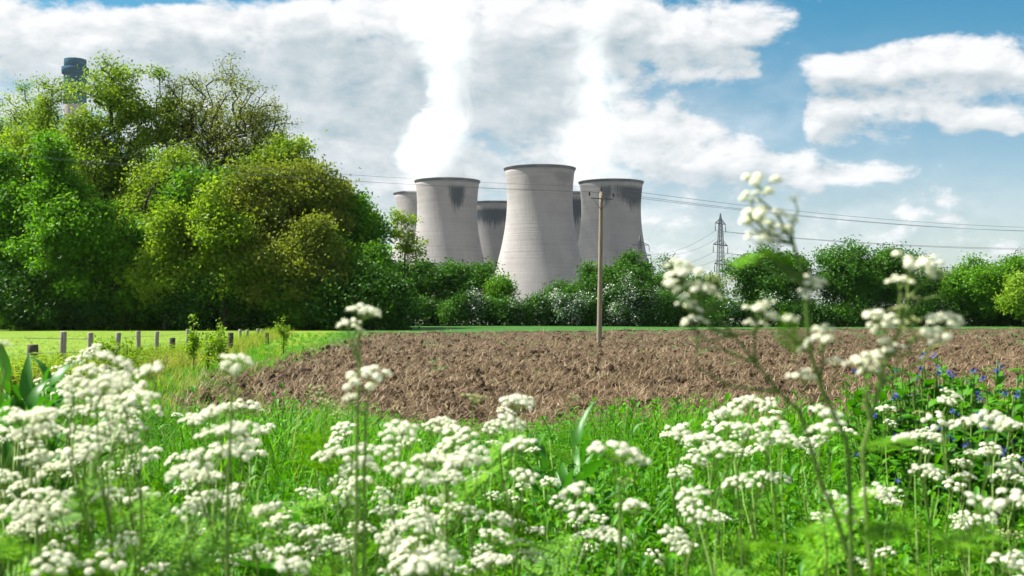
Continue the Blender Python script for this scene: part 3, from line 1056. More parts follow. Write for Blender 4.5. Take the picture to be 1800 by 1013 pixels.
# dark undergrowth along the foot of the wood
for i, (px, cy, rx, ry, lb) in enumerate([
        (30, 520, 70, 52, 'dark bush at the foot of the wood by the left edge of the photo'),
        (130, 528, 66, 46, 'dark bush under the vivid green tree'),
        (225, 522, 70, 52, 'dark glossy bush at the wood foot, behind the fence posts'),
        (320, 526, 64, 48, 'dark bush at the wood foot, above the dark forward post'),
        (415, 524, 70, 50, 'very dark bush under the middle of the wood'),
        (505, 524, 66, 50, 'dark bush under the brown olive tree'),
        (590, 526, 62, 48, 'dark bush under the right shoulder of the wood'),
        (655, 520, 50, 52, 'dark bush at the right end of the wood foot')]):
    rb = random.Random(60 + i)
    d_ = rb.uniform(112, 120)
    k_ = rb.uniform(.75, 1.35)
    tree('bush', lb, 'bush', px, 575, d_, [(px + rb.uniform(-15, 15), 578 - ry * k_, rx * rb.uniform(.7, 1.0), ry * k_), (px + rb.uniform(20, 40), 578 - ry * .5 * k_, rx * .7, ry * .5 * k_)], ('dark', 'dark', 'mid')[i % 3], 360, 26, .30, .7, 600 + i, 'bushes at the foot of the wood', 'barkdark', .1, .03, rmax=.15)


def undergrowth(name, label, x0, x1, d0, d1, h, n, size, mat, seed):
    rs = np.random.default_rng(seed)
    d = rs.uniform(d0, d1, n)
    x = (rs.uniform(x0, x1, n) - 900) / F * d
    top = h * (.55 + .9 * vnoise(x * .35, d * .2, seed))
    z = ground_z(x, d) + rs.random(n) ** 1.2 * top
    V, Q = leaf_cards(np.stack([x, d, z], 1), size, rs)
    o = link(name, npmesh(name, V, [Q]), None, M[mat])
    tag(o, label, 'undergrowth', None, 'stuff')


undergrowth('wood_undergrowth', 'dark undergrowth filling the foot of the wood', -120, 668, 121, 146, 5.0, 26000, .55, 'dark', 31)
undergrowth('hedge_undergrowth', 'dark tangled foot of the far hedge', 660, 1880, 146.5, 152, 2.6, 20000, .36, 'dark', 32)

# the far hedge: standing trees
HD = 150.0
for i, (px, cat, lobes, leaf, nc, nl, sz, lb, d) in enumerate([
        (712, 'tree', [(715, 505, 54, 52), (690, 500, 36, 46), (735, 490, 34, 38)], 'hedge', 420, 34, .30, 'round dark green tree next to the wood, in front of the second tower', 156),
        (820, 'tree', [(815, 500, 56, 48), (845, 505, 34, 40), (785, 495, 36, 40)], 'hedge', 420, 34, .30, 'round dark green tree left of the central tower', 156),
        (880, 'tree', [(880, 515, 20, 34)], 'mid', 140, 26, .26, 'small tree at the left foot of the central tower', 153),
        (985, 'tree', [(988, 525, 36, 28)], 'hedge', 180, 28, .26, 'low dark tree at the right foot of the central tower', 157),
        (1085, 'tree', [(1080, 505, 70, 54), (1045, 515, 40, 44), (1110, 490, 40, 40)], 'hedge', 520, 36, .30, 'broad dark green tree behind the wooden pole', 156),
        (1178, 'tree', [(1178, 500, 34, 44)], 'pale', 190, 24, .28, 'pale blue green tree right of the pole', 175),
        (1230, 'tree', [(1232, 515, 40, 34)], 'hedge', 200, 28, .28, 'low dark tree left of the pylon', 162),
        (1352, 'tree', [(1355, 490, 76, 60), (1320, 500, 46, 50), (1395, 495, 42, 50)], 'hedge', 560, 36, .30, 'big dark green tree right of the pylon', 152),
        (1525, 'tree', [(1530, 490, 92, 64), (1480, 495, 52, 56), (1580, 485, 44, 52)], 'hedge', 680, 36, .30, 'widest dark green tree of the far hedge', 150),
        (1640, 'tree', [(1640, 510, 40, 46)], 'dark', 200, 30, .28, 'dark tree filling the gap between two broad hedge trees', 162),
        (1735, 'tree', [(1735, 500, 70, 54), (1700, 510, 44, 48), (1770, 495, 42, 44)], 'mid', 520, 36, .30, 'bright green round tree near the right edge', 148),
        (1800, 'tree', [(1800, 520, 42, 44), (1825, 505, 36, 36)], 'yellowg', 240, 30, .30, 'yellow green tree cut by the right edge', 140)]):
    tree('hedge_tree', lb, cat, px, 573, d, [(a, b, c * 1.0, e * 1.0) for a, b, c, e in lobes], leaf, int(nc * 1.7), nl * 1.0, sz * .95, .62, 700 + i, 'trees standing in the far hedge', 'barkdark', .25, .022, rmax=.35)

# hawthorns in blossom and low hedge bushes along the field
haw = [
    (690, 552, 30, 20, 0, 'low clipped hedge bush beside the wood'), (725, 550, 30, 22, 0, 'low hedge bush under the round tree, second from the wood'),
    (765, 549, 30, 24, .25, 'low hedge bush with few pale flowers below two round trees'), (795, 548, 24, 24, .3, 'hedge bush with pale flowers left of the whitest pair'),
    (830, 541, 28, 30, .75, 'hawthorn white with blossom left of the central tower'), (868, 546, 26, 28, .3, 'green hawthorn at the left foot of the central tower'),
    (900, 546, 24, 26, .45, 'hawthorn in part blossom below the central tower, left'), (938, 545, 28, 28, .3, 'hawthorn below the central tower, right of its middle'),
    (968, 545, 22, 28, .5, 'hawthorn in part blossom under the right tower edge'), (1002, 538, 28, 34, .9, 'round hawthorn white with blossom left of the pole'),
    (1040, 552, 20, 22, .3, 'small green bush left against the pole'), (1088, 556, 14, 16, .9, 'smallest white blossoming bush just right of the pole'),
    (1112, 530, 46, 40, .65, 'largest hawthorn, grey white with blossom, right of the pole'), (1165, 545, 26, 30, .4, 'hawthorn in thin blossom under the pale tree'),
    (1200, 548, 26, 26, .3, 'hedge bush with thin blossom right of the pale tree'), (1262, 545, 34, 30, .45, 'hawthorn in thin blossom below the pylon'),
    (1310, 552, 28, 22, .2, 'low dark hedge bush right of the pylon foot'), (1372, 540, 36, 34, .5, 'hawthorn in blossom under the big dark tree'),
    (1430, 552, 30, 24, .2, 'low hedge bush between the two broad dark trees'), (1480, 556, 30, 20, 0, 'low dark bush under the widest hedge tree, left part'),
    (1545, 556, 34, 20, 0, 'low dark bush under the widest hedge tree, right part'), (1610, 555, 34, 21, 0, 'low dark bush right of the widest hedge tree'),
    (1675, 556, 34, 20, 0, 'low dark bush left of the bright green tree'), (1740, 556, 34, 20, 0, 'low dark bush under the bright green tree'), (1795, 557, 30, 19, 0, 'low dark bush by the right edge of the photo'),
    (1140, 558, 22, 17, .1, 'low dark bush under the largest hawthorn'), (655, 556, 30, 18, 0, 'low bush at the hedge end against the wood'),
]
for i, (px, cy, rx, ry, bl, lb) in enumerate(haw):
    tree('hawthorn_bush' if bl else 'hedge_bush', lb, 'bush', px, 573, HD - 4 + (i % 3) * 1.2, [(px, cy, rx, ry)], 'hedge' if i % 2 else 'dark', 170 if rx < 40 else 330, 22, .27, .6, 800 + i, 'bushes of the hedge along the field', 'barkdark', .08, .02,
         ('blossom', min(1, bl * 1.1), .20, .9 * bl + .25) if bl else None, depth=.7, rmax=.1)


# ================================================================= pole, wires, pylons
POLE_D = 64.0
pole_base = at(1053, 606, POLE_D)
pole_top = at(1057, 338, POLE_D)


def utility_pole(loc, top_z, name_label, lean=0.0):
    root = empty('utility_pole', loc, 0)
    h = top_z - loc[2]
    mb = MB()
    n = 14
    mb.tube([(lean * h * (i / (n - 1)), 0, -.3 + (h + .3) * i / (n - 1)) for i in range(n)], [.15 - .045 * i / (n - 1) for i in range(n)], 14)
    link('pole_shaft', mb.mesh('pole_shaft'), root, M['pole'], True)
    a = R(28)
    ca, sa = math.cos(a), math.sin(a)
    rot = [[ca, -sa, 0], [sa, ca, 0], [0, 0, 1]]
    mb = MB(); mb.box((lean * h, -.16, h - .38), (1.5, .06, .06), rot)
    arm = link('crossarm', mb.mesh('crossarm'), root, M['metal'])
    heads = []
    for t in (-.8, 0.0, .8):
        p = np.array([lean * h + t * ca, -.16 + t * sa, h - .31]) if t else np.array([lean * h, 0, h])
        mb = MB()
        mb.lathe([(.018, 0), (.018, .10), (.05, .10), (.065, .14), (.045, .17), (.06, .20), (.04, .24), (.05, .27), (.02, .31), (.001, .315)], 10)
        me = mb.mesh('insulator')
        link('insulator', me, arm, M['ceramic'], True, loc=p)
        heads.append(Vector(loc) + Vector(p) + Vector((0, 0, .29)))
    for t in (-1, 1):
        mb = MB(); mb.tube([(lean * h * .9, -.13, h - 1.0), (lean * h + t * .55 * ca, -.14 + t * .55 * sa, h - .44)], .018, 5)
        link('brace', mb.mesh('brace'), root, M['metal'])
    tag(root, name_label, 'pole')
    return heads


heads = utility_pole(pole_base, pole_top.z, 'weathered wooden electricity pole standing in the ploughed field', lean=(pole_top.x - pole_base.x) / (pole_top.z - pole_base.z))
span = Vector((39.6, 30.0, 0.0))


def wire(name, p, q, sag, r, label, group, n=24, mat='wire'):
    p, q = Vector(p), Vector(q)
    pts = []
    for i in range(n + 1):
        t = i / n
        c = p.lerp(q, t)
        c.z -= 4 * sag * t * (1 - t)
        pts.append(tuple(c - p))
    mb = MB(); mb.tube(pts, r, 4)
    o = link(name, mb.mesh(name), None, M[mat], loc=p)
    tag(o, label, 'wire', group)
    return o


for i, hd in enumerate(heads):
    pos = ('nearest', 'middle', 'farthest')[i]
    wire('overhead_wire', hd, hd + span * 1.05, .5, .010, '%s of three wires sloping right from the wooden pole' % pos, 'wires of the wooden pole')
    wire('overhead_wire', hd, hd - span * 1.0, .55, .006, '%s of three wires running left from the wooden pole past the wood' % pos, 'wires of the wooden pole')


def pylon(px, top_py, H, arms, rz, label):
    """lattice pylon; arms = (height, half length)"""
    d = (H - EYE) * F / (HOR - top_py)
    root = empty('pylon', ((px - 900) / F * d, d, 0), rz)
    hw = lambda z: np.interp(z, [0, H * .42, H * .86, H], [3.6, 1.5, .85, .1])
    corners = ((-1, -1), (1, -1), (1, 1), (-1, 1))
    r = .11
    for cx, cy in corners:
        mb = MB(); mb.tube([(cx * hw(z), cy * hw(z), z) for z in np.linspace(0, H, 10)], r * 1.5, 4)
        link('leg', mb.mesh('leg'), root, M['pylon'])
    zs = [0]
    while zs[-1] < H * .95: zs.append(min(H * .96, zs[-1] + max(1.6, hw(zs[-1]) * 1.7)))
    for f in range(4):
        a, b = corners[f], corners[(f + 1) % 4]
        mb = MB()
        for z0, z1 in zip(zs[:-1], zs[1:]):
            P = lambda c, z: (c[0] * hw(z), c[1] * hw(z), z)
            mb.tube([P(a, z0), P(b, z1)], r * .62, 4); mb.tube([P(b, z0), P(a, z1)], r * .62, 4); mb.tube([P(a, z1), P(b, z1)], r * .6, 4)
        link('lattice_face', mb.mesh('lattice_face'), root, M['pylon'])
    ends = []
    for z, L in arms:
        for s in (-1, 1):
            mb = MB(); w = hw(z)
            tip = (s * L, 0, z)
            for cy in (-1, 1):
                mb.tube([(s * w, cy * w, z), tip], r * 1.7, 4)
                mb.tube([(s * hw(z + 2.2), cy * hw(z + 2.2), z + 2.2), tip], r * 1.3, 4)
            for t in (.3, .6):
                mb.tube([(s * (w + (L - w) * t), -w * (1 - t), z), (s * (w + (L - w) * t), w * (1 - t), z), (s * (w + (L - w) * t), 0, z + 2.2 * (1 - t))], r * .5, 4)
            arm = link('crossarm', mb.mesh('crossarm'), root, M['pylon'])
            mb = MB(); mb.tube([(s * L, 0, z), (s * L, 0, z - 3.8)], [.16, .2], 6)
            link('insulator_string', mb.mesh('insulator_string'), arm, M['ceramic'])
            ends.append(Matrix.Rotation(rz, 4, 'Z') @ Vector((s * L, 0, z - 3.8)) + root.location)
    tag(root, label, 'pylon')
    return ends


e1 = pylon(1267, 375, 50.0, [(45.0, 6.2), (34.5, 8.6), (25.2, 7.2)], R(56), 'tall steel lattice pylon above the hedge with three pairs of arms')
e2 = pylon(1125, 414, 50.0, [(44.0, 6.2), (37.5, 7.4), (31.0, 8.4)], R(14), 'more distant lattice pylon low against the right hand tower edge')
words = ['near upper', 'far upper', 'near middle', 'far middle', 'near lower', 'far lower']
for i in range(6):
    wire('power_line', e2[i], e1[i], 6.0, .075, '%s power line between the two lattice pylons' % words[i], 'pylon power lines')
    v = Vector((330, 60, 0))
    wire('power_line', e1[i], e1[i] + v, 7.0, .075, '%s power line leaving the tall pylon to the right' % words[i], 'pylon power lines')


# ================================================================= fence
def post_mesh(h, r, seed, sides=8):
    rs = random.Random(seed); mb = MB()
    lean = (rs.uniform(-.03, .03), rs.uniform(-.03, .03))
    zz = [-.25, .0, h * .4, h * .8, h - .015, h]
    mb.tube([(lean[0] * z, lean[1] * z, z) for z in zz], [r * 1.02, r, r * rs.uniform(.93, 1.02), r * rs.uniform(.93, 1), r * .98, r * .88], sides)
    return mb.mesh('fence_post')


def build_fence():
    root = empty('wire_fence', (float(fence_x(22.8)), 22.8, 0))
    O = np.array(root.location)
    post_px = [(110, 583), (160, 585), (206, 585), (245, 582), (275, 583), (330, 579), (423, 579), (435, 580), (453, 578), (461, 579), (481, 580), (497, 579), (509, 578), (520, 579), (531, 578), (541, 580), (551, 579), (565, 578), (577, 579)]
    tops = []
    for i, (px, py) in enumerate(post_px):
        # distance along the fence line x = -9 - .149 (y - 22.8)
        k = (px - 900) / F
        y = (-9.0 + .149 * 22.8) / (k + .149)
        y = min(y, 150)
        x = k * y
        gz = float(ground_z(x, y))
        tz = at(px, py, y).z
        h = max(.75, tz - gz)
        base = tz - h
        o = link('fence_post', post_mesh(h, (.07 if i < 6 else .095), 900 + i), root, M['wood_pale'], True, loc=(x - O[0], y - O[1], base))
        tops.append((x - O[0], y - O[1], tz))
    first = np.array(tops[0]); sec = np.array(tops[1])
    tops = [tuple(first - (sec - first) * 1.0)] + tops
    for f in (.14, .42, .70):
        mb = MB(); mb.tube([(x, y - .07, z - f) for x, y, z in tops], .006, 4)
        link('fence_wire', mb.mesh('fence_wire'), root, M['fencewire'])
    tag(root, 'post and wire fence of pale grey posts between meadow and field', 'fence')


build_fence()
for px, top, bot, wpx, d, lb in [(58, 606, 634, 19, 26, 'squat dark broken post nearest the viewer beside the dock leaves'),
                                 (302, 594, 622, 11, 38, 'short dark post in front of the pale fence, left of the sapling'),
                                 (406, 585, 616, 10.5, 46, 'thick dark post standing between bramble and the pale posts'),
                                 (470, 585, 601, 7, 62, 'small dark post where the fence crowds together')]:
    t = at(px, top, d)
    gz = float(ground_z(t.x, d))
    o = link('old_post', post_mesh(t.z - gz, wpx / F * d / 2, int(px), 7), None, M['wood_dark'], True, loc=(t.x, d, gz))
    tag(o, lb, 'post', 'old dark posts along the fence')


def sapling(px, top, d, lb, seed, w=.35):
    rs = np.random.default_rng(seed)
    t = at(px, top, d); gz = float(ground_z(t.x, d))
    root = empty('sapling', (t.x, d, gz))
    h = t.z - gz
    mb = MB()
    P = []
    for i in range(9):
        z0 = h * rs.uniform(.1, .6); a = rs.uniform(0, 6.28); L = w * rs.uniform(.5, 1.0)
        e = np.array([math.cos(a) * L, math.sin(a) * L, min(h, z0 + L * 1.5)])
        mb.tube([(0, 0, z0), tuple((np.array([0, 0, z0]) + e) / 2 + np.array([0, 0, .04])), tuple(e)], [.012, .008, .004], 4)
        P += [np.array([0, 0, z0]) * (1 - t_) + e * t_ for t_ in (.3, .5, .7, .85, 1)]
    mb.tube([(0, 0, -.1), (.03, 0, h * .5), (-.02, .02, h)], [.02, .014, .004], 5)
    P += [np.array([0, 0, h * q]) for q in (.5, .65, .8, .9, 1)]
    link('stem', mb.mesh('stem'), root, M['bark'])
    P = np.array(P)
    C = np.repeat(P, 14, 0) + rs.normal(0, .07, (len(P) * 14, 3))
    V, Q = leaf_cards(C, .075, rs)
    link('leaves', npmesh('leaves', V, [Q]), root, M['yellowg'])
    tag(root, lb, 'sapling', 'young shrubs in the fence line')


sapling(340, 556, 30, 'yellow green sapling rising above the fence posts', 41, .16)
sapling(386, 570, 31, 'thin sprig of a shrub between two fence posts', 42, .2)
sapling(498, 558, 46, 'yellow green shrub with one tall sprig on the fence line', 43, .3)
sapling(365, 585, 29, 'low bramble clump left of the thick dark post', 44, .5)
sapling(222, 605, 22, 'low bramble clump under the pale fence posts', 45, .55)


# ================================================================= dock and blue flowered plants
def dock_leaf_mesh(seed, L, W):
    rs = random.Random(seed); mb = MB()
    prof = lambda t: (min(1, t * 4.0) ** .6) * (1 - max(0, t - .35) / .65) ** .7 * (1 + .05 * math.sin(t * 22 + seed))
    leaf_shape(mb, (0, 0, 0), (1, 0, 0), (0, 0, 1), L, W, rs.uniform(.5, 1.5), .30, 9, prof)
    me = mb.mesh('dock_leaf'); me.materials.append(M['dock'])
    me.polygons.foreach_set('use_smooth', np.ones(len(me.polygons), bool))
    return me


DOCK = [dock_leaf_mesh(s, .26 + .03 * s, .075 + .008 * (s % 3)) for s in range(5)]


def dock(px, py, d, n, sc, lb, seed, spread=.14):
    rs = random.Random(seed)
    c = at(px, py, d)
    gz = float(ground_z(c.x, d))
    root = empty('dock_plant', (c.x, d, gz))
    h = c.z - gz
    mb = MB()
    stalks = []
    for i in range(n):
        a = rs.uniform(0, 6.28); el = rs.uniform(.45, 1.45)
        rr = spread * math.sqrt(rs.random())
        b = Vector((rr * math.cos(a), rr * math.sin(a), h * rs.uniform(.42, .95) - .10))
        mb.tube([(b.x * .3, b.y * .3, -.05), (b.x * .7, b.y * .7, b.z * .6), tuple(b)], [.006, .005, .004], 5)
        o = link('leaf', rs.choice(DOCK), root, None)
        o.location = b
        s = sc * rs.uniform(.7, 1.2)
        o.scale = (s, s, s)
        o.rotation_euler = (rs.uniform(-.4, .4), -el, a + rs.uniform(-.5, .5))
    link('stalk', mb.mesh('stalk'), root, M['stem'])
    tag(root, lb, 'dock plant', 'dock plants on the verge')


dock(34, 602, 3.9, 60, .52, 'dock clump of long upright leaves at the left edge', 1)
dock(98, 615, 4.1, 54, .52, 'dock clump of broad leaves beside the squat dark post', 2)
dock(0, 630, 3.6, 44, .5, 'low dock clump lowest at the left edge, under the tall leaves', 5)
dock(985, 750, 4.3, 40, .58, 'dock with broad dark leaves at the centre below the field', 3, .2)
dock(1005, 715, 5.2, 30, .62, 'dock tips standing against the soil at the centre', 4, .16)
dock(482, 850, 2.7, 12, .6, 'single pale green broad leaved plant among grass, left of centre', 6, .06)


def alkanet(px, top, d, n, lb, seed, spread):
    rs = random.Random(seed)
    t = at(px, top, d); gz = float(ground_z(t.x, d))
    root = empty('blue_flowered_plant', (t.x, d, gz))
    h = t.z - gz
    stem, leaves = MB(), MB()
    tips = []
    for i in range(n):
        a = rs.uniform(0, 6.28); rr = spread * math.sqrt(rs.random())
        e = np.array([rr * math.cos(a), rr * math.sin(a), h * rs.uniform(.72, 1.0)])
        b = e * np.array([.35, .35, 0])
        mid = b * .5 + e * .5 - np.array([0, 0, .03])
        stem.tube([tuple(b), tuple(mid), tuple(e)], [.005, .004, .003], 5, False)
        for k in range(18):
            q = .22 + .78 * k / 18
            p = b * (1 - q) + e * q
            an = k * 2.4 + rs.uniform(-.3, .3); el = rs.uniform(-.1, .8)
            s = rs.uniform(.7, 1.25) * (1.15 - .5 * q)
            leaf_shape(leaves, p, (math.cos(an) * math.cos(el), math.sin(an) * math.cos(el), math.sin(el)), (0, 0, 1), .115 * s, .052 * s, rs.uniform(.2, 1.0), .25, 4)
        tips.append(e)
        if rs.random() < .6: tips.append(b * .25 + e * .75 + np.array([rs.uniform(-.05, .05), rs.uniform(-.05, .05), .02]))
    link('stem', stem.mesh('stem'), root, M['stem'])
    link('leaves', leaves.mesh('leaves'), root, M['weed'])
    for e in tips:
        if rs.random() > .24: continue
        mb = MB()
        for _ in range(5):
            c = np.array([rs.uniform(-.014, .014), rs.uniform(-.014, .014), rs.uniform(-.01, .014)])
            nn = np.array([rs.uniform(-.6, .6), rs.uniform(-1, 0), rs.uniform(.1, 1)]); nn /= np.linalg.norm(nn)
            t1 = np.cross(nn, (0, 0, 1)); t1 /= np.linalg.norm(t1) + 1e-9; t2 = np.cross(nn, t1)
            V = [c - nn * .003]
            for j in range(10):
                r_ = .0085 if j % 2 == 0 else .0055
                V.append(c + r_ * (math.cos(j * .6283) * t1 + math.sin(j * .6283) * t2))
            mb.add(V, [[0, 1 + j, 1 + (j + 1) % 10] for j in range(10)])
        link('flower_cluster', mb.mesh('flower_cluster'), root, M['blue'], loc=tuple(e))
    tag(root, lb, 'flowering plant', 'blue flowered plants on the verge')


alkanet(1590, 628, 5.0, 34, 'leafy plant with blue flowers, left one of the blue flowered clump', 51, .26)
alkanet(1655, 636, 5.3, 34, 'leafy plant with blue flowers in the middle of the clump', 52, .28)
alkanet(1712, 622, 5.0, 34, 'leafy plant with blue flowers, tallest of the clump', 53, .24)
alkanet(1768, 650, 4.9, 34, 'leafy plant with blue flowers by the right edge', 54, .26)
alkanet(1690, 690, 4.3, 34, 'low leafy plant with blue flowers in front of the clump', 55, .26)


# ================================================================= cow parsley
def umbel_mesh(seed, k, mat, bud=False, loose=False):
    r = random.Random(seed)
    mb = MB(); rays = MB()
    Rr = .037 if loose else .034
    for i in range(k):
        th = math.sqrt((i + .5) / k) * 1.05 + r.uniform(-.06, .06)
        ph = i * 2.39996 + r.uniform(-.25, .25)
        L = Rr * (r.uniform(.7, 1.25) if loose else r.uniform(.8, 1.15))
        c = np.array([math.sin(th) * math.cos(ph), math.sin(th) * math.sin(ph), math.cos(th) * .68]) * L
        rays.tube([(0, 0, 0), tuple(c * .55 + np.array([0, 0, -.001])), tuple(c)], [.0009, .0007, .0005], 3, False)
        ax = c / np.linalg.norm(c) * .55 + np.array([0, 0, .75]); ax /= np.linalg.norm(ax)
        n = 10 if bud else (19 if loose else 12)
        rad = (.0092 if loose else .0072) * r.uniform(.85, 1.15) * (.7 if bud else 1)
        for j in range(n):
            t2 = math.sqrt((j + .5) / n) * 1.15; p2 = j * 2.39996 + r.uniform(-.3, .3)
            a = np.cross(ax, (1, .2, 0)); a /= np.linalg.norm(a); b = np.cross(ax, a)
            nn = math.sin(t2) * (math.cos(p2) * a + math.sin(p2) * b) + math.cos(t2) * ax
            q = c + nn * rad * np.array([1, 1, .8])
            u = np.cross(nn, (.3, .9, .2)); u /= np.linalg.norm(u); w = np.cross(nn, u)
            fr = ((.0040 if loose else .0030) if not bud else .0022) * r.uniform(.8, 1.2)
            V = []
            for m_ in range(10):
                rr = fr if m_ % 2 == 0 else fr * .6
                V.append(q + rr * (math.cos(m_ * .6283) * u + math.sin(m_ * .6283) * w) + nn * (.0007 if m_ % 2 == 0 else 0))
            mb.add(V, [list(range(10))])
            if j % 3 == 0:
                rays.tube([tuple(c - ax * .004), tuple(q)], .0004, 3, False)
    # one mesh, two materials: florets first, then the green rays
    nf = sum(len(f) for f in mb.F[10])
    V = np.concatenate(mb.V + rays.V)
    Fr = [f + mb.n for f in rays.F[4]]
    me = npmesh('umbel', V, [np.concatenate(mb.F[10]), np.concatenate(Fr)])
    me.materials.append(mat); me.materials.append(M['stem'])
    mi = np.zeros(len(me.polygons), np.int32); mi[nf:] = 1
    me.polygons.foreach_set('material_index', mi)
    return me


UMB = [umbel_mesh(s, 11 + s % 5, M['petal']) for s in range(6)]
LOOSE = [umbel_mesh(60 + s, 7 + s % 4, M['petal'], False, True) for s in range(6)]
BUD = [umbel_mesh(30 + s, 8 + s % 3, M['bud'], True) for s in range(3)]


def fern_mesh(seed, L):
    """a ferny leaf, twice divided"""
    r = random.Random(seed); mb = MB()
    mb.tube([(0, 0, 0), (L * .5, 0, L * .06), (L, 0, -L * .06)], [.0022, .0016, .0006], 4, False)
    np_ = 9
    for i in range(np_):
        t = .22 + .74 * i / np_
        pl = L * .46 * (1 - t) ** .75 + .012
        for s in (-1, 1):
            base = np.array([L * t, 0, L * .06 * math.sin(math.pi * t)])
            ang = .95 + r.uniform(-.1, .1)
            d = np.array([math.cos(ang), s * math.sin(ang), r.uniform(-.15, .2)])
            m = max(3, int(pl / .011))
            for j in range(m):
                q = (j + .6) / m
                p = base + d * pl * q
                for s2 in (-1, 1):
                    e = d * .65 + s2 * np.array([-d[1], d[0], 0]) * .8 + np.array([0, 0, r.uniform(-.2, .2)])
                    leaf_shape(mb, p, e, (0, 0, 1), .017 * (1.15 - q * .7) * (1 + L), .008 * (1.15 - q * .5), .4, .15, 2)
            leaf_shape(mb, base, d, (0, 0, 1), pl, .0035, .2, .1, 2)
    me = mb.mesh('fern_leaf'); me.materials.append(M['fern'])
    return me


FERN = [fern_mesh(s, .20 + .04 * s) for s in range(4)]


def plant(heads, d0, label, seed, group, nleaf=4, stem_mat='stem', main=None, leaf_rng=(.35, .98), thick=.85, lsc=1.0, loose=False, fronds=()):
    """heads: (world Vector, width m, kind) ; main: list of world points of the main stem"""
    rs = random.Random(seed)
    cx = sum(h[0].x for h in heads) / len(heads); cy = sum(h[0].y for h in heads) / len(heads)
    zt = max(h[0].z for h in heads); zm = min(h[0].z for h in heads)
    gx, gy = cx + rs.uniform(-.05, .05), cy + rs.uniform(.0, .12)
    if main: gx, gy = main[0].x, main[0].y
    gz = float(ground_z(gx, gy))
    root = empty('cow_parsley', (gx, gy, gz))
    O = Vector((gx, gy, gz))
    mb = MB()
    if main:
        trunk = [Vector((0, 0, -.05))] + [p - O for p in main]
    else:
        fork = Vector((cx, cy, max(gz + .12, zm - .16 - .1 * rs.random()))) - O
        trunk = [Vector((0, 0, -.05)), fork * .5 + Vector((rs.uniform(-.02, .02), 0, 0)), fork]
    mb.tube([tuple(p) for p in trunk], [.0042 * thick - .0018 * thick * i / (len(trunk) - 1) for i in range(len(trunk))], 6, False)
    for (w, width, kind) in heads:
        e = w - O
        s = width / .062
        ax = Vector((rs.gauss(0, .22), rs.gauss(0, .22) - .12, 1)).normalized()
        foot = e - ax * (.010 * s)
        # leave the trunk at the nearest lower point
        best = min(trunk[1:], key=lambda p: (p - e).length + max(0, p.z - e.z + .04) * 4)
        mid = best.lerp(foot, .55) + Vector((0, 0, -.02 * rs.random())) + (foot - best).cross(Vector((0, 1, 0))) * .06
        pre = foot - ax * min(.05, (foot - best).length * .25)
        mb.tube([tuple(best), tuple(mid), tuple(pre), tuple(foot + ax * .004)], [.0024 * thick, .0019 * thick, .0016 * thick, .0013 * thick], 5, False)
        o = link('flower_head', rs.choice(BUD if kind == 'b' else (LOOSE if loose or rs.random() < .2 else UMB)), root)
        o.location = foot
        o.scale = (s, s, s)
        o.rotation_euler = (ax.to_track_quat('Z', 'Y') @ Matrix.Rotation(rs.uniform(0, 6.28), 4, 'Z').to_quaternion()).to_euler()
    link('stem', mb.mesh('stem'), root, M[stem_mat], True)
    zt -= gz
    for i in range(nleaf):
        t = rs.uniform(*leaf_rng)
        p = trunk[0].lerp(trunk[-1], t)
        o = link('leaf', rs.choice(FERN), root)
        o.location = p + Vector((rs.uniform(-.06, .06), rs.uniform(-.06, .06), 0))
        o.rotation_euler = (rs.uniform(-.3, .3), rs.uniform(-.9, -.1), rs.uniform(0, 6.28))
        s = lsc * rs.uniform(.5, 1.0); o.scale = (s, s, s)
    for (fx, fy, fd, fs, fz, ft) in fronds:
        o = link('leaf', rs.choice(FERN), root)
        o.location = at(fx, fy, fd) - O
        o.rotation_euler = (0.2, ft, fz)
        o.scale = (fs, fs, fs)
    tag(root, label, 'cow parsley', group)
    return root


W0 = .056
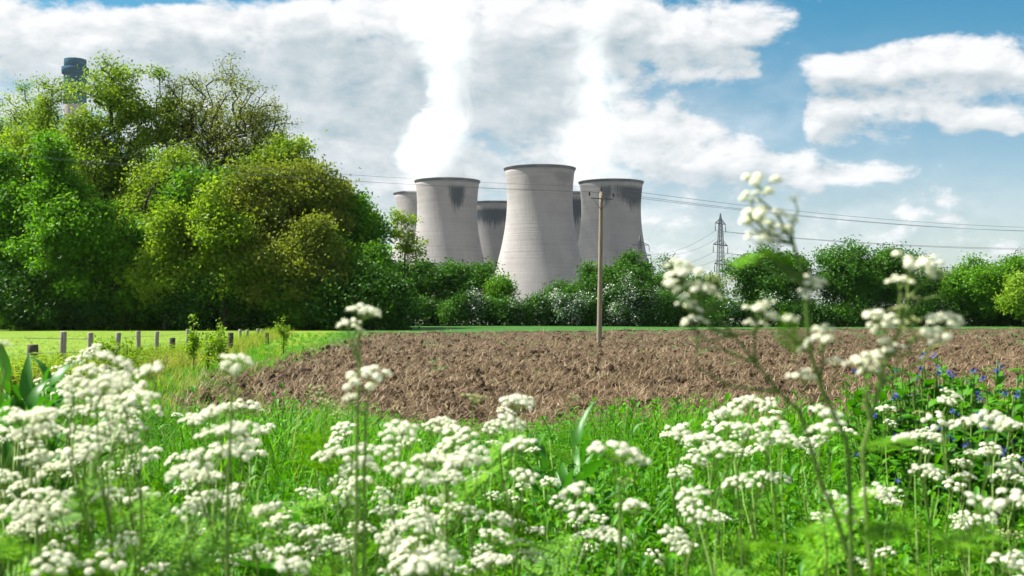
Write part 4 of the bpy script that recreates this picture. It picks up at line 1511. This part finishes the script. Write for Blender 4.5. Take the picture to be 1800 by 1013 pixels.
# flower heads in the photo: (px, py, width px)
HEADS = [
    (164, 620, 34), (150, 632, 30), (128, 638, 30), (200, 642, 70), (266, 657, 58), (156, 658, 56), (216, 661, 50), (138, 676, 45), (176, 685, 74), (206, 678, 60), (234, 692, 60),
    (246, 708, 64), (259, 723, 45), (211, 703, 50), (170, 714, 45), (135, 706, 50), (125, 726, 45), (200, 728, 50), (229, 731, 45), (83, 733, 58), (66, 737, 54), (38, 742, 58), (12, 735, 50),
    (58, 752, 58), (7, 762, 42), (28, 777, 50), (64, 767, 54), (56, 787, 40), (140, 766, 50), (155, 778, 54), (170, 763, 45), (193, 758, 50), (198, 781, 45), (222, 778, 50), (235, 758, 50),
    (263, 803, 40), (235, 816, 40), (72, 809, 58), (110, 806, 45), (54, 815, 50), (142, 800, 60), (163, 801, 58), (140, 815, 50), (73, 673, 26), (88, 663, 22), (96, 677, 26), (113, 666, 22), (105, 651, 22),
    (9, 842, 52), (5, 874, 42), (45, 857, 50), (131, 842, 36), (191, 847, 45), (225, 831, 30), (129, 871, 40), (72, 875, 58), (100, 882, 58), (25, 904, 50), (45, 900, 58), (67, 913, 58), (93, 904, 58),
    (111, 898, 50), (49, 929, 58), (100, 924, 54), (27, 944, 50), (53, 940, 40), (142, 927, 50), (85, 933, 45), (193, 878, 58), (214, 887, 45), (251, 880, 50), (220, 927, 45), (107, 967, 50), (218, 956, 54),
    (189, 971, 54), (178, 982, 50), (224, 982, 35), (93, 1000, 76), (124, 1002, 60), (182, 1001, 60), (277, 1006, 50), (318, 1002, 40), (349, 938, 30), (387, 982, 36),
    (311, 813, 40), (335, 806, 40), (360, 813, 58), (320, 836, 62), (347, 842, 58), (367, 847, 54), (389, 796, 50), (364, 878, 54), (344, 887, 45), (391, 885, 50), (333, 902, 50),
    (373, 732, 58), (351, 739, 40), (395, 721, 40), (311, 732, 20), (404, 721, 36), (430, 721, 44), (447, 721, 30), (433, 761, 62), (467, 759, 40), (407, 765, 58), (378, 766, 58), (422, 790, 58), (404, 796, 45), (440, 791, 45), (455, 799, 26),
    (605, 756, 40), (598, 772, 36), (585, 793, 45), (575, 808, 40), (622, 808, 54), (645, 792, 40), (707, 758, 58), (692, 771, 50), (718, 783, 40), (775, 746, 45), (790, 761, 45), (795, 786, 50), (778, 797, 50), (680, 801, 50), (752, 814, 58),
    (618, 827, 45), (595, 847, 35), (644, 821, 50), (631, 853, 50), (673, 873, 40), (704, 831, 54), (764, 816, 58), (740, 844, 58), (789, 842, 50), (753, 887, 45), (787, 878, 40), (673, 904, 45), (693, 902, 40), (604, 891, 36), (740, 913, 58), (727, 933, 66), (698, 929, 50), (755, 940, 50), (793, 913, 45), (775, 918, 40),
    (635, 933, 45), (622, 944, 36), (687, 958, 54), (722, 964, 58), (698, 978, 50), (662, 980, 36), (720, 989, 58), (755, 973, 50), (782, 978, 58), (744, 1000, 76), (778, 1006, 50), (695, 1007, 50), (620, 987, 36), (600, 993, 30),
    (413, 862, 40), (411, 889, 45), (469, 902, 58), (498, 909, 36), (520, 916, 30), (489, 922, 50), (471, 931, 40), (493, 947, 45), (524, 940, 45), (555, 940, 50), (538, 953, 45), (587, 956, 45), (449, 976, 50), (467, 987, 40), (500, 978, 54), (535, 976, 40), (415, 989, 40), (511, 1001, 66), (542, 871, 40), (571, 882, 30), (411, 929, 30),
    (907, 712, 58), (889, 728, 36), (924, 710, 40), (896, 748, 54), (869, 752, 40), (911, 788, 58), (938, 794, 26), (809, 772, 50), (833, 803, 58), (811, 816, 58), (871, 783, 30), (844, 839, 36), (922, 841, 50), (920, 859, 30), (967, 850, 36), (1009, 870, 58), (867, 874, 28), (893, 872, 28), (913, 881, 28), (1191, 770, 40),
    (1024, 904, 50), (1013, 920, 30), (1115, 896, 58), (942, 938, 40), (1022, 949, 40), (1040, 942, 36), (1062, 942, 50), (1111, 947, 30), (1015, 971, 30), (867, 947, 54), (878, 918, 50), (809, 900, 50), (840, 913, 45), (909, 920, 30), (918, 969, 45), (935, 982, 45), (862, 993, 62), (842, 991, 36), (889, 989, 36), (809, 1008, 45), (1182, 944, 50), (1191, 958, 45), (1149, 982, 36), (1195, 887, 20), (1198, 909, 25),
    (1197, 763, 40), (1228, 774, 45), (1245, 777, 40), (1252, 752, 30), (1279, 757, 40), (1281, 730, 50), (1314, 710, 50), (1297, 721, 40), (1261, 799, 58), (1283, 792, 45), (1221, 814, 45), (1208, 827, 25), (1310, 759, 50), (1325, 768, 40), (1357, 756, 54), (1350, 774, 40), (1379, 779, 54), (1343, 792, 40), (1363, 728, 25), (1452, 732, 58), (1452, 763, 58), (1437, 779, 40), (1414, 779, 30), (1490, 763, 30),
    (1294, 852, 50), (1345, 845, 50), (1370, 845, 40), (1219, 876, 58), (1214, 890, 45), (1221, 910, 50), (1243, 912, 45), (1268, 914, 35), (1470, 883, 50), (1483, 896, 40), (1443, 912, 35), (1479, 914, 50), (1541, 872, 45), (1562, 871, 40), (1582, 878, 22), (1624, 833, 50), (1642, 840, 35), (1691, 818, 35), (1695, 842, 40), (1682, 856, 20), (1740, 796, 40), (1778, 809, 30), (1773, 829, 50), (1762, 840, 40),
    (1724, 893, 64), (1704, 913, 40), (1778, 889, 64), (1729, 922, 45), (1689, 931, 35), (1509, 991, 40), (1475, 1004, 25), (1553, 976, 40), (1787, 989, 50), (1771, 1000, 58), (1672, 698, 36), (1665, 708, 36), (1737, 744, 58), (1695, 750, 50), (1760, 740, 35), (1643, 744, 40), (1558, 724, 30), (1565, 747, 25), (1595, 775, 54), (1639, 773, 40),
]
# heads not yet open, yellow green
BUDS = [(833, 703, 44), (1623, 731, 36), (1767, 942, 40), (1787, 943, 36), (220, 770, 40), (215, 800, 44), (1100, 850, 36), (650, 850, 30), (1265, 865, 30), (95, 838, 40), (250, 910, 36), (560, 690, 36), (1010, 700, 24), (1240, 820, 24), (575, 712, 40), (700, 860, 30)]

REG = [  # px range, py range, phrase
    (-50, 300, 600, 700, 'white cow parsley in the tall mound above the docks'),
    (-50, 300, 700, 830, 'white cow parsley packed just below the tall mound'),
    (-50, 300, 830, 1100, 'white cow parsley crowding the bottom left corner'),
    (300, 560, 600, 860, 'white cow parsley below the near corner of the field'),
    (300, 600, 860, 1100, 'white cow parsley at the bottom edge under the field corner'),
    (560, 860, 600, 870, 'white cow parsley in the crowded drift beside the central dock'),
    (560, 860, 870, 1100, 'white cow parsley in the drift along the middle bottom edge'),
    (860, 1160, 600, 870, 'white cow parsley around the central dock'),
    (860, 1205, 870, 1100, 'white cow parsley scattered in grass below the central dock'),
    (1160, 1420, 600, 835, 'white cow parsley in the slanting drift below the pole'),
    (1160, 1420, 835, 1100, 'white cow parsley low in grass under the slanting drift'),
    (1420, 1600, 600, 1100, 'white cow parsley behind the tall flower stems'),
    (1600, 1850, 600, 800, 'white cow parsley in front of the blue flowered clump'),
    (1600, 1850, 800, 1100, 'white cow parsley in the bottom right corner'),
]


def build_parsley():
    items = [(x, y, w, 'w') for x, y, w in HEADS] + [(x, y, w, 'b') for x, y, w in BUDS]
    rs = random.Random(77)
    for (x, y, w, k) in list(items):
        if w >= 40 and rs.random() < (.25 if x < 850 else .5):
            items.append((x + rs.choice((-1, 1)) * w * rs.uniform(.35, .7), y + w * rs.uniform(.05, .5), w * rs.uniform(.6, .95), k))
    left = list(items)
    seed = 1000
    todo = {}
    while left:
        x, y, w, k = left.pop(0)
        grp = [(x, y, w, k)]
        near = sorted(left, key=lambda h: math.hypot(h[0] - x, (h[1] - y) * 1.2) + abs(h[2] - w) * 1.2)
        for h in near[:5]:
            if math.hypot(h[0] - x, (h[1] - y) * 1.2) + abs(h[2] - w) * 1.2 < 62:
                grp.append(h); left.remove(h)
        hd = []
        for (hx, hy, hw, hk) in grp:
            d = min(4.6, max(1.45, F * W0 / hw)) * rs.uniform(.97, 1.03)
            hd.append((at(hx, hy, d), hw / F * d, hk))
        mx = sum(h[0] for h in grp) / len(grp); my = sum(h[1] for h in grp) / len(grp)
        reg = next((k for k, (x0, x1, y0, y1, p) in enumerate(REG) if x0 <= mx < x1 and y0 <= my < y1), len(REG) - 1)
        todo.setdefault(reg, []).append((mx, hd, seed, rs.choice([4, 5, 6])))
        seed += 1
    orders = ['first', 'second', 'third', 'fourth', 'fifth', 'sixth', 'seventh', 'eighth', 'ninth', 'tenth', 'eleventh', 'twelfth', 'thirteenth', 'fourteenth', 'fifteenth', 'sixteenth', 'seventeenth', 'eighteenth', 'nineteenth', 'twentieth']
    for reg, lst in todo.items():
        lst.sort(key=lambda t: t[0])
        for k, (mx, hd, sd, nl) in enumerate(lst):
            ph = REG[reg][4]
            lab = '%s, %s from the left' % (ph, orders[min(k, 19)]) if len(lst) > 1 else ph
            plant(hd, 0, lab, sd, 'plants: ' + ph, nleaf=nl)


build_parsley()


def special():
    # single stalks standing above the rest
    d = 1.75
    for hs, main, lb, sd in [
            ([(640, 553, 60), (612, 574, 42), (628, 580, 26)], [(626, 900), (628, 740), (632, 640), (630, 590)], 'single cow parsley stalk reaching up against the end of the wood', 2001),
            ([(415, 641, 60), (400, 656, 30)], [(400, 860), (405, 760), (408, 690)], 'tilted cow parsley umbel alone over the field corner', 2002),
            ([(646, 676, 84), (616, 701, 28)], [(640, 950), (641, 820), (643, 730)], 'flat white umbel alone against the brown soil, left of the centre', 2003),
            ([(1082, 800, 84), (1125, 815, 40)], [(1090, 1050), (1090, 920), (1088, 850)], 'big blurred cow parsley umbel in front of the grass, centre right', 2004),
            ([(5, 606, 28)], [(-25, 900), (-15, 760), (10, 650)], 'small umbel cut by the left edge at the height of the fence', 2005)]:
        M_ = [at(x, y, d) for x, y in main]
        g = Vector((M_[0].x, d, 0)); g.z = float(ground_z(g.x, d))
        plant([(at(x, y, d * 1.0), w / F * d, 'w') for x, y, w in hs], d, lb, sd, 'single cow parsley stalks', 2, main=[g + Vector((0, 0, .02))] + M_, leaf_rng=(.2, .5))
    # the tall branching plant at the right, close to the lens
    d = 1.38
    A = [(1497, 1011), (1495, 900), (1492, 800), (1486, 770), (1447, 690), (1424, 620), (1420, 570), (1415, 500), (1395, 430), (1378, 400), (1368, 380)]
    M_ = [at(x, y, d) for x, y in A]
    g = Vector((M_[0].x + .02, d + .05, 0)); g.z = float(ground_z(g.x, g.y))
    H1 = [(1322, 352, 40, 'w'), (1368, 412, 44, 'w'), (1335, 424, 44, 'w'), (1448, 585, 40, 'w'), (1420, 520, 36, 'w'), (1338, 325, 66, 'w'), (1347, 400, 86, 'w'), (1396, 350, 26, 'b'), (1318, 372, 26, 'b'), (1425, 503, 56, 'w'), (1441, 610, 66, 'w'), (1388, 565, 30, 'w'), (1470, 640, 30, 'w'), (1360, 430, 40, 'b')]
    plant([(at(x, y, d), w / F * d, k) for x, y, w, k in H1], d, 'tallest cow parsley, its bare stem rising across the hedge into the sky', 2010, 'tall cow parsley stems in front', 3, 'stemdark', main=[g] + M_, leaf_rng=(.5, .62), thick=.78, lsc=.3, loose=True, fronds=[(1395, 640, 1.38, .22, 1.8, -1.2), (1400, 478, 1.38, .22, 3.4, -.5), (1500, 960, 1.35, .4, .4, -.2), (1560, 940, 1.35, .38, 2.9, -.3), (1440, 985, 1.3, .4, 3.6, -.2)])
    d = 1.42
    B = [(1493, 985), (1470, 910), (1442, 847), (1420, 770), (1406, 724), (1370, 690), (1330, 640), (1290, 590), (1255, 550)]
    M_ = [at(x, y, d) for x, y in B]
    g = Vector((M_[0].x + .01, d, 0)); g.z = float(ground_z(g.x, g.y))
    H2 = [(1196, 470, 44, 'w'), (1240, 515, 44, 'w'), (1215, 545, 40, 'w'), (1330, 575, 36, 'w'), (1345, 540, 34, 'w'), (1250, 490, 34, 'b'), (1205, 490, 70, 'w'), (1222, 520, 60, 'w'), (1222, 572, 44, 'w'), (1270, 498, 44, 'b'), (1336, 556, 54, 'w'), (1415, 668, 46, 'w'), (1225, 600, 30, 'b'), (1180, 500, 30, 'w')]
    plant([(at(x, y, d), w / F * d, k) for x, y, w, k in H2], d, 'tall cow parsley arching left in front of the pylon', 2011, 'tall cow parsley stems in front', 3, 'stemdark', main=[g] + M_, leaf_rng=(.55, .8), thick=.78, lsc=.3, loose=True, fronds=[(1280, 480, 1.42, .2, .6, -.4), (1380, 930, 1.4, .36, 2.5, -.2)])
    d = 1.45
    Cc = [(1530, 1000), (1522, 900), (1516, 790), (1530, 742), (1545, 680), (1560, 625), (1585, 575), (1595, 530)]
    M_ = [at(x, y, d) for x, y in Cc]
    g = Vector((M_[0].x + .01, d, 0)); g.z = float(ground_z(g.x, g.y))
    H3 = [(1582, 500, 44, 'w'), (1630, 470, 44, 'w'), (1668, 566, 44, 'w'), (1640, 600, 36, 'w'), (1555, 575, 44, 'w'), (1528, 655, 40, 'w'), (1545, 630, 40, 'w'), (1580, 545, 36, 'b'), (1610, 590, 34, 'b'), (1606, 478, 74, 'w'), (1652, 486, 44, 'b'), (1545, 563, 56, 'w'), (1600, 570, 50, 'b'), (1655, 578, 60, 'w'), (1562, 612, 44, 'w'), (1520, 644, 56, 'w'), (1598, 525, 34, 'b')]
    plant([(at(x, y, d), w / F * d, k) for x, y, w, k in H3], d, 'tall cow parsley with round puffs right of the tallest stem', 2012, 'tall cow parsley stems in front', 3, 'stem', main=[g] + M_, leaf_rng=(.5, .75), thick=.78, lsc=.3, loose=True, fronds=[(1490, 795, 1.45, .3, .1, -.1), (1620, 985, 1.4, .4, .3, -.2), (1690, 960, 1.4, .36, 2.6, -.3)])


special()


# ================================================================= steam and haze
def steam(label, d, prof, dens, seed):
    """prof: rows (photo y, left x, right x); a closed billowing body filled with vapour"""
    s = d / F
    rows = sorted(prof, reverse=True)
    zz = np.array([at(900, py, d).z for py, a, b in rows])
    cx = np.array([((a + b) / 2 - 900) * s for py, a, b in rows])
    rr = np.array([(b - a) / 2 * s for py, a, b in rows])
    z0, z1 = zz[0], zz[-1]
    x0 = cx[0]
    n, k = 40, 36
    ang = np.linspace(0, 2 * math.pi, k, endpoint=False)
    V = []
    for z in np.linspace(z0, z1, n):
        r = np.interp(z, zz, rr) * 1.30; c = np.interp(z, zz, cx) - x0
        V.append(np.stack([c + r * np.cos(ang), r * np.sin(ang), np.full(k, z)], 1))
    V = np.concatenate(V)
    Fq = [[i * k + j, i * k + (j + 1) % k, (i + 1) * k + (j + 1) % k, (i + 1) * k + j] for i in range(n - 1) for j in range(k)]
    V = np.concatenate([V, [[0, 0, z0], [cx[-1] - x0, 0, z1]]])
    Ft = [[n * k, (j + 1) % k, j] for j in range(k)] + [[n * k + 1, (n - 1) * k + j, (n - 1) * k + (j + 1) % k] for j in range(k)]
    m, g, out = newmat('steam')
    tc = g.n('ShaderNodeTexCoord')
    P = tc.outputs['Object']
    x, y, z = g.xyz(P)
    t = g.m('DIVIDE', g.m('SUBTRACT', z, z0), z1 - z0)

    def curve(vals, lo, hi):
        nd = g.n('ShaderNodeFloatCurve')
        c = nd.mapping.curves[0]
        for q, v in zip((zz - z0) / (z1 - z0), vals):
            yv = (v - lo) / (hi - lo)
            if q < 1e-6: c.points[0].location = (0, yv)
            elif q > 1 - 1e-6: c.points[-1].location = (1, yv)
            else: c.points.new(q, yv)
        nd.mapping.update()
        g.put(nd.inputs['Value'], t)
        return g.m('MULTIPLY_ADD', nd.outputs[0], hi - lo, lo)
    ax = curve(cx - x0, -60, 60); ar = curve(rr, 0, 60)
    dx = g.m('SUBTRACT', x, ax)
    q = g.m('DIVIDE', g.m('SQRT', g.m('MULTIPLY_ADD', dx, dx, g.m('MULTIPLY', y, y))), ar)
    st = g.v('ADD', P, (seed * 31.0, 0, 0))
    n1, _ = g.noise(st, .024, 8, .66, 1.2)
    body = g.m('SUBTRACT', 1.0, q)
    v = g.m('MULTIPLY_ADD', g.m('SUBTRACT', n1, .5), 3.6, g.m('MULTIPLY', body, .9))
    v = g.sstep(v, -.12, .95)
    v = g.m('MULTIPLY', v, g.sstep(q, 1.28, 1.02))
    v = g.m('MULTIPLY', v, g.sstep(t, 1.0, .42))
    v = g.m('MULTIPLY', v, dens)
    pv = g.n('ShaderNodeVolumePrincipled')
    pv.inputs['Color'].default_value = (.90, .915, .93, 1)
    pv.inputs['Anisotropy'].default_value = .25
    g.put(pv.inputs['Density'], v)
    g.t.links.new(pv.outputs[0], out.inputs['Volume'])
    o = link('steam_plume', npmesh('steam_plume', V, [np.array(Fq), np.array(Ft)]), None, m, loc=(x0, d, 0))
    tag(o, label, 'steam', 'steam plumes of the cooling towers')


steam('dense white steam column rising from the two towers next to the wood', 990.0, [(338, 708, 828), (315, 704, 832), (270, 700, 836), (220, 722, 838), (170, 744, 842), (120, 738, 838), (70, 712, 832), (10, 690, 830), (-60, 690, 850)], .065, 1)
steam('thinner grey white steam column rising from the tower behind the pole', 1040.0, [(338, 1006, 1118), (310, 990, 1124), (260, 976, 1128), (210, 990, 1122), (160, 998, 1108), (110, 996, 1078), (70, 1006, 1074), (20, 1000, 1090), (-50, 1000, 1110)], .026, 2)


def haze():
    mb = MB()
    mb.box((0, 4540, 159), (20400, 9200, 320))
    m, g, out = newmat('haze')
    pv = g.n('ShaderNodeVolumePrincipled')
    pv.inputs['Color'].default_value = (.74, .88, 1.0, 1)
    pv.inputs['Density'].default_value = .000025
    pv.inputs['Anisotropy'].default_value = .2
    g.t.links.new(pv.outputs[0], out.inputs['Volume'])
    o = link('haze', mb.mesh('haze'), None, m)
    tag(o, 'thin bluish haze over the far land', 'haze', None, 'stuff')


haze()
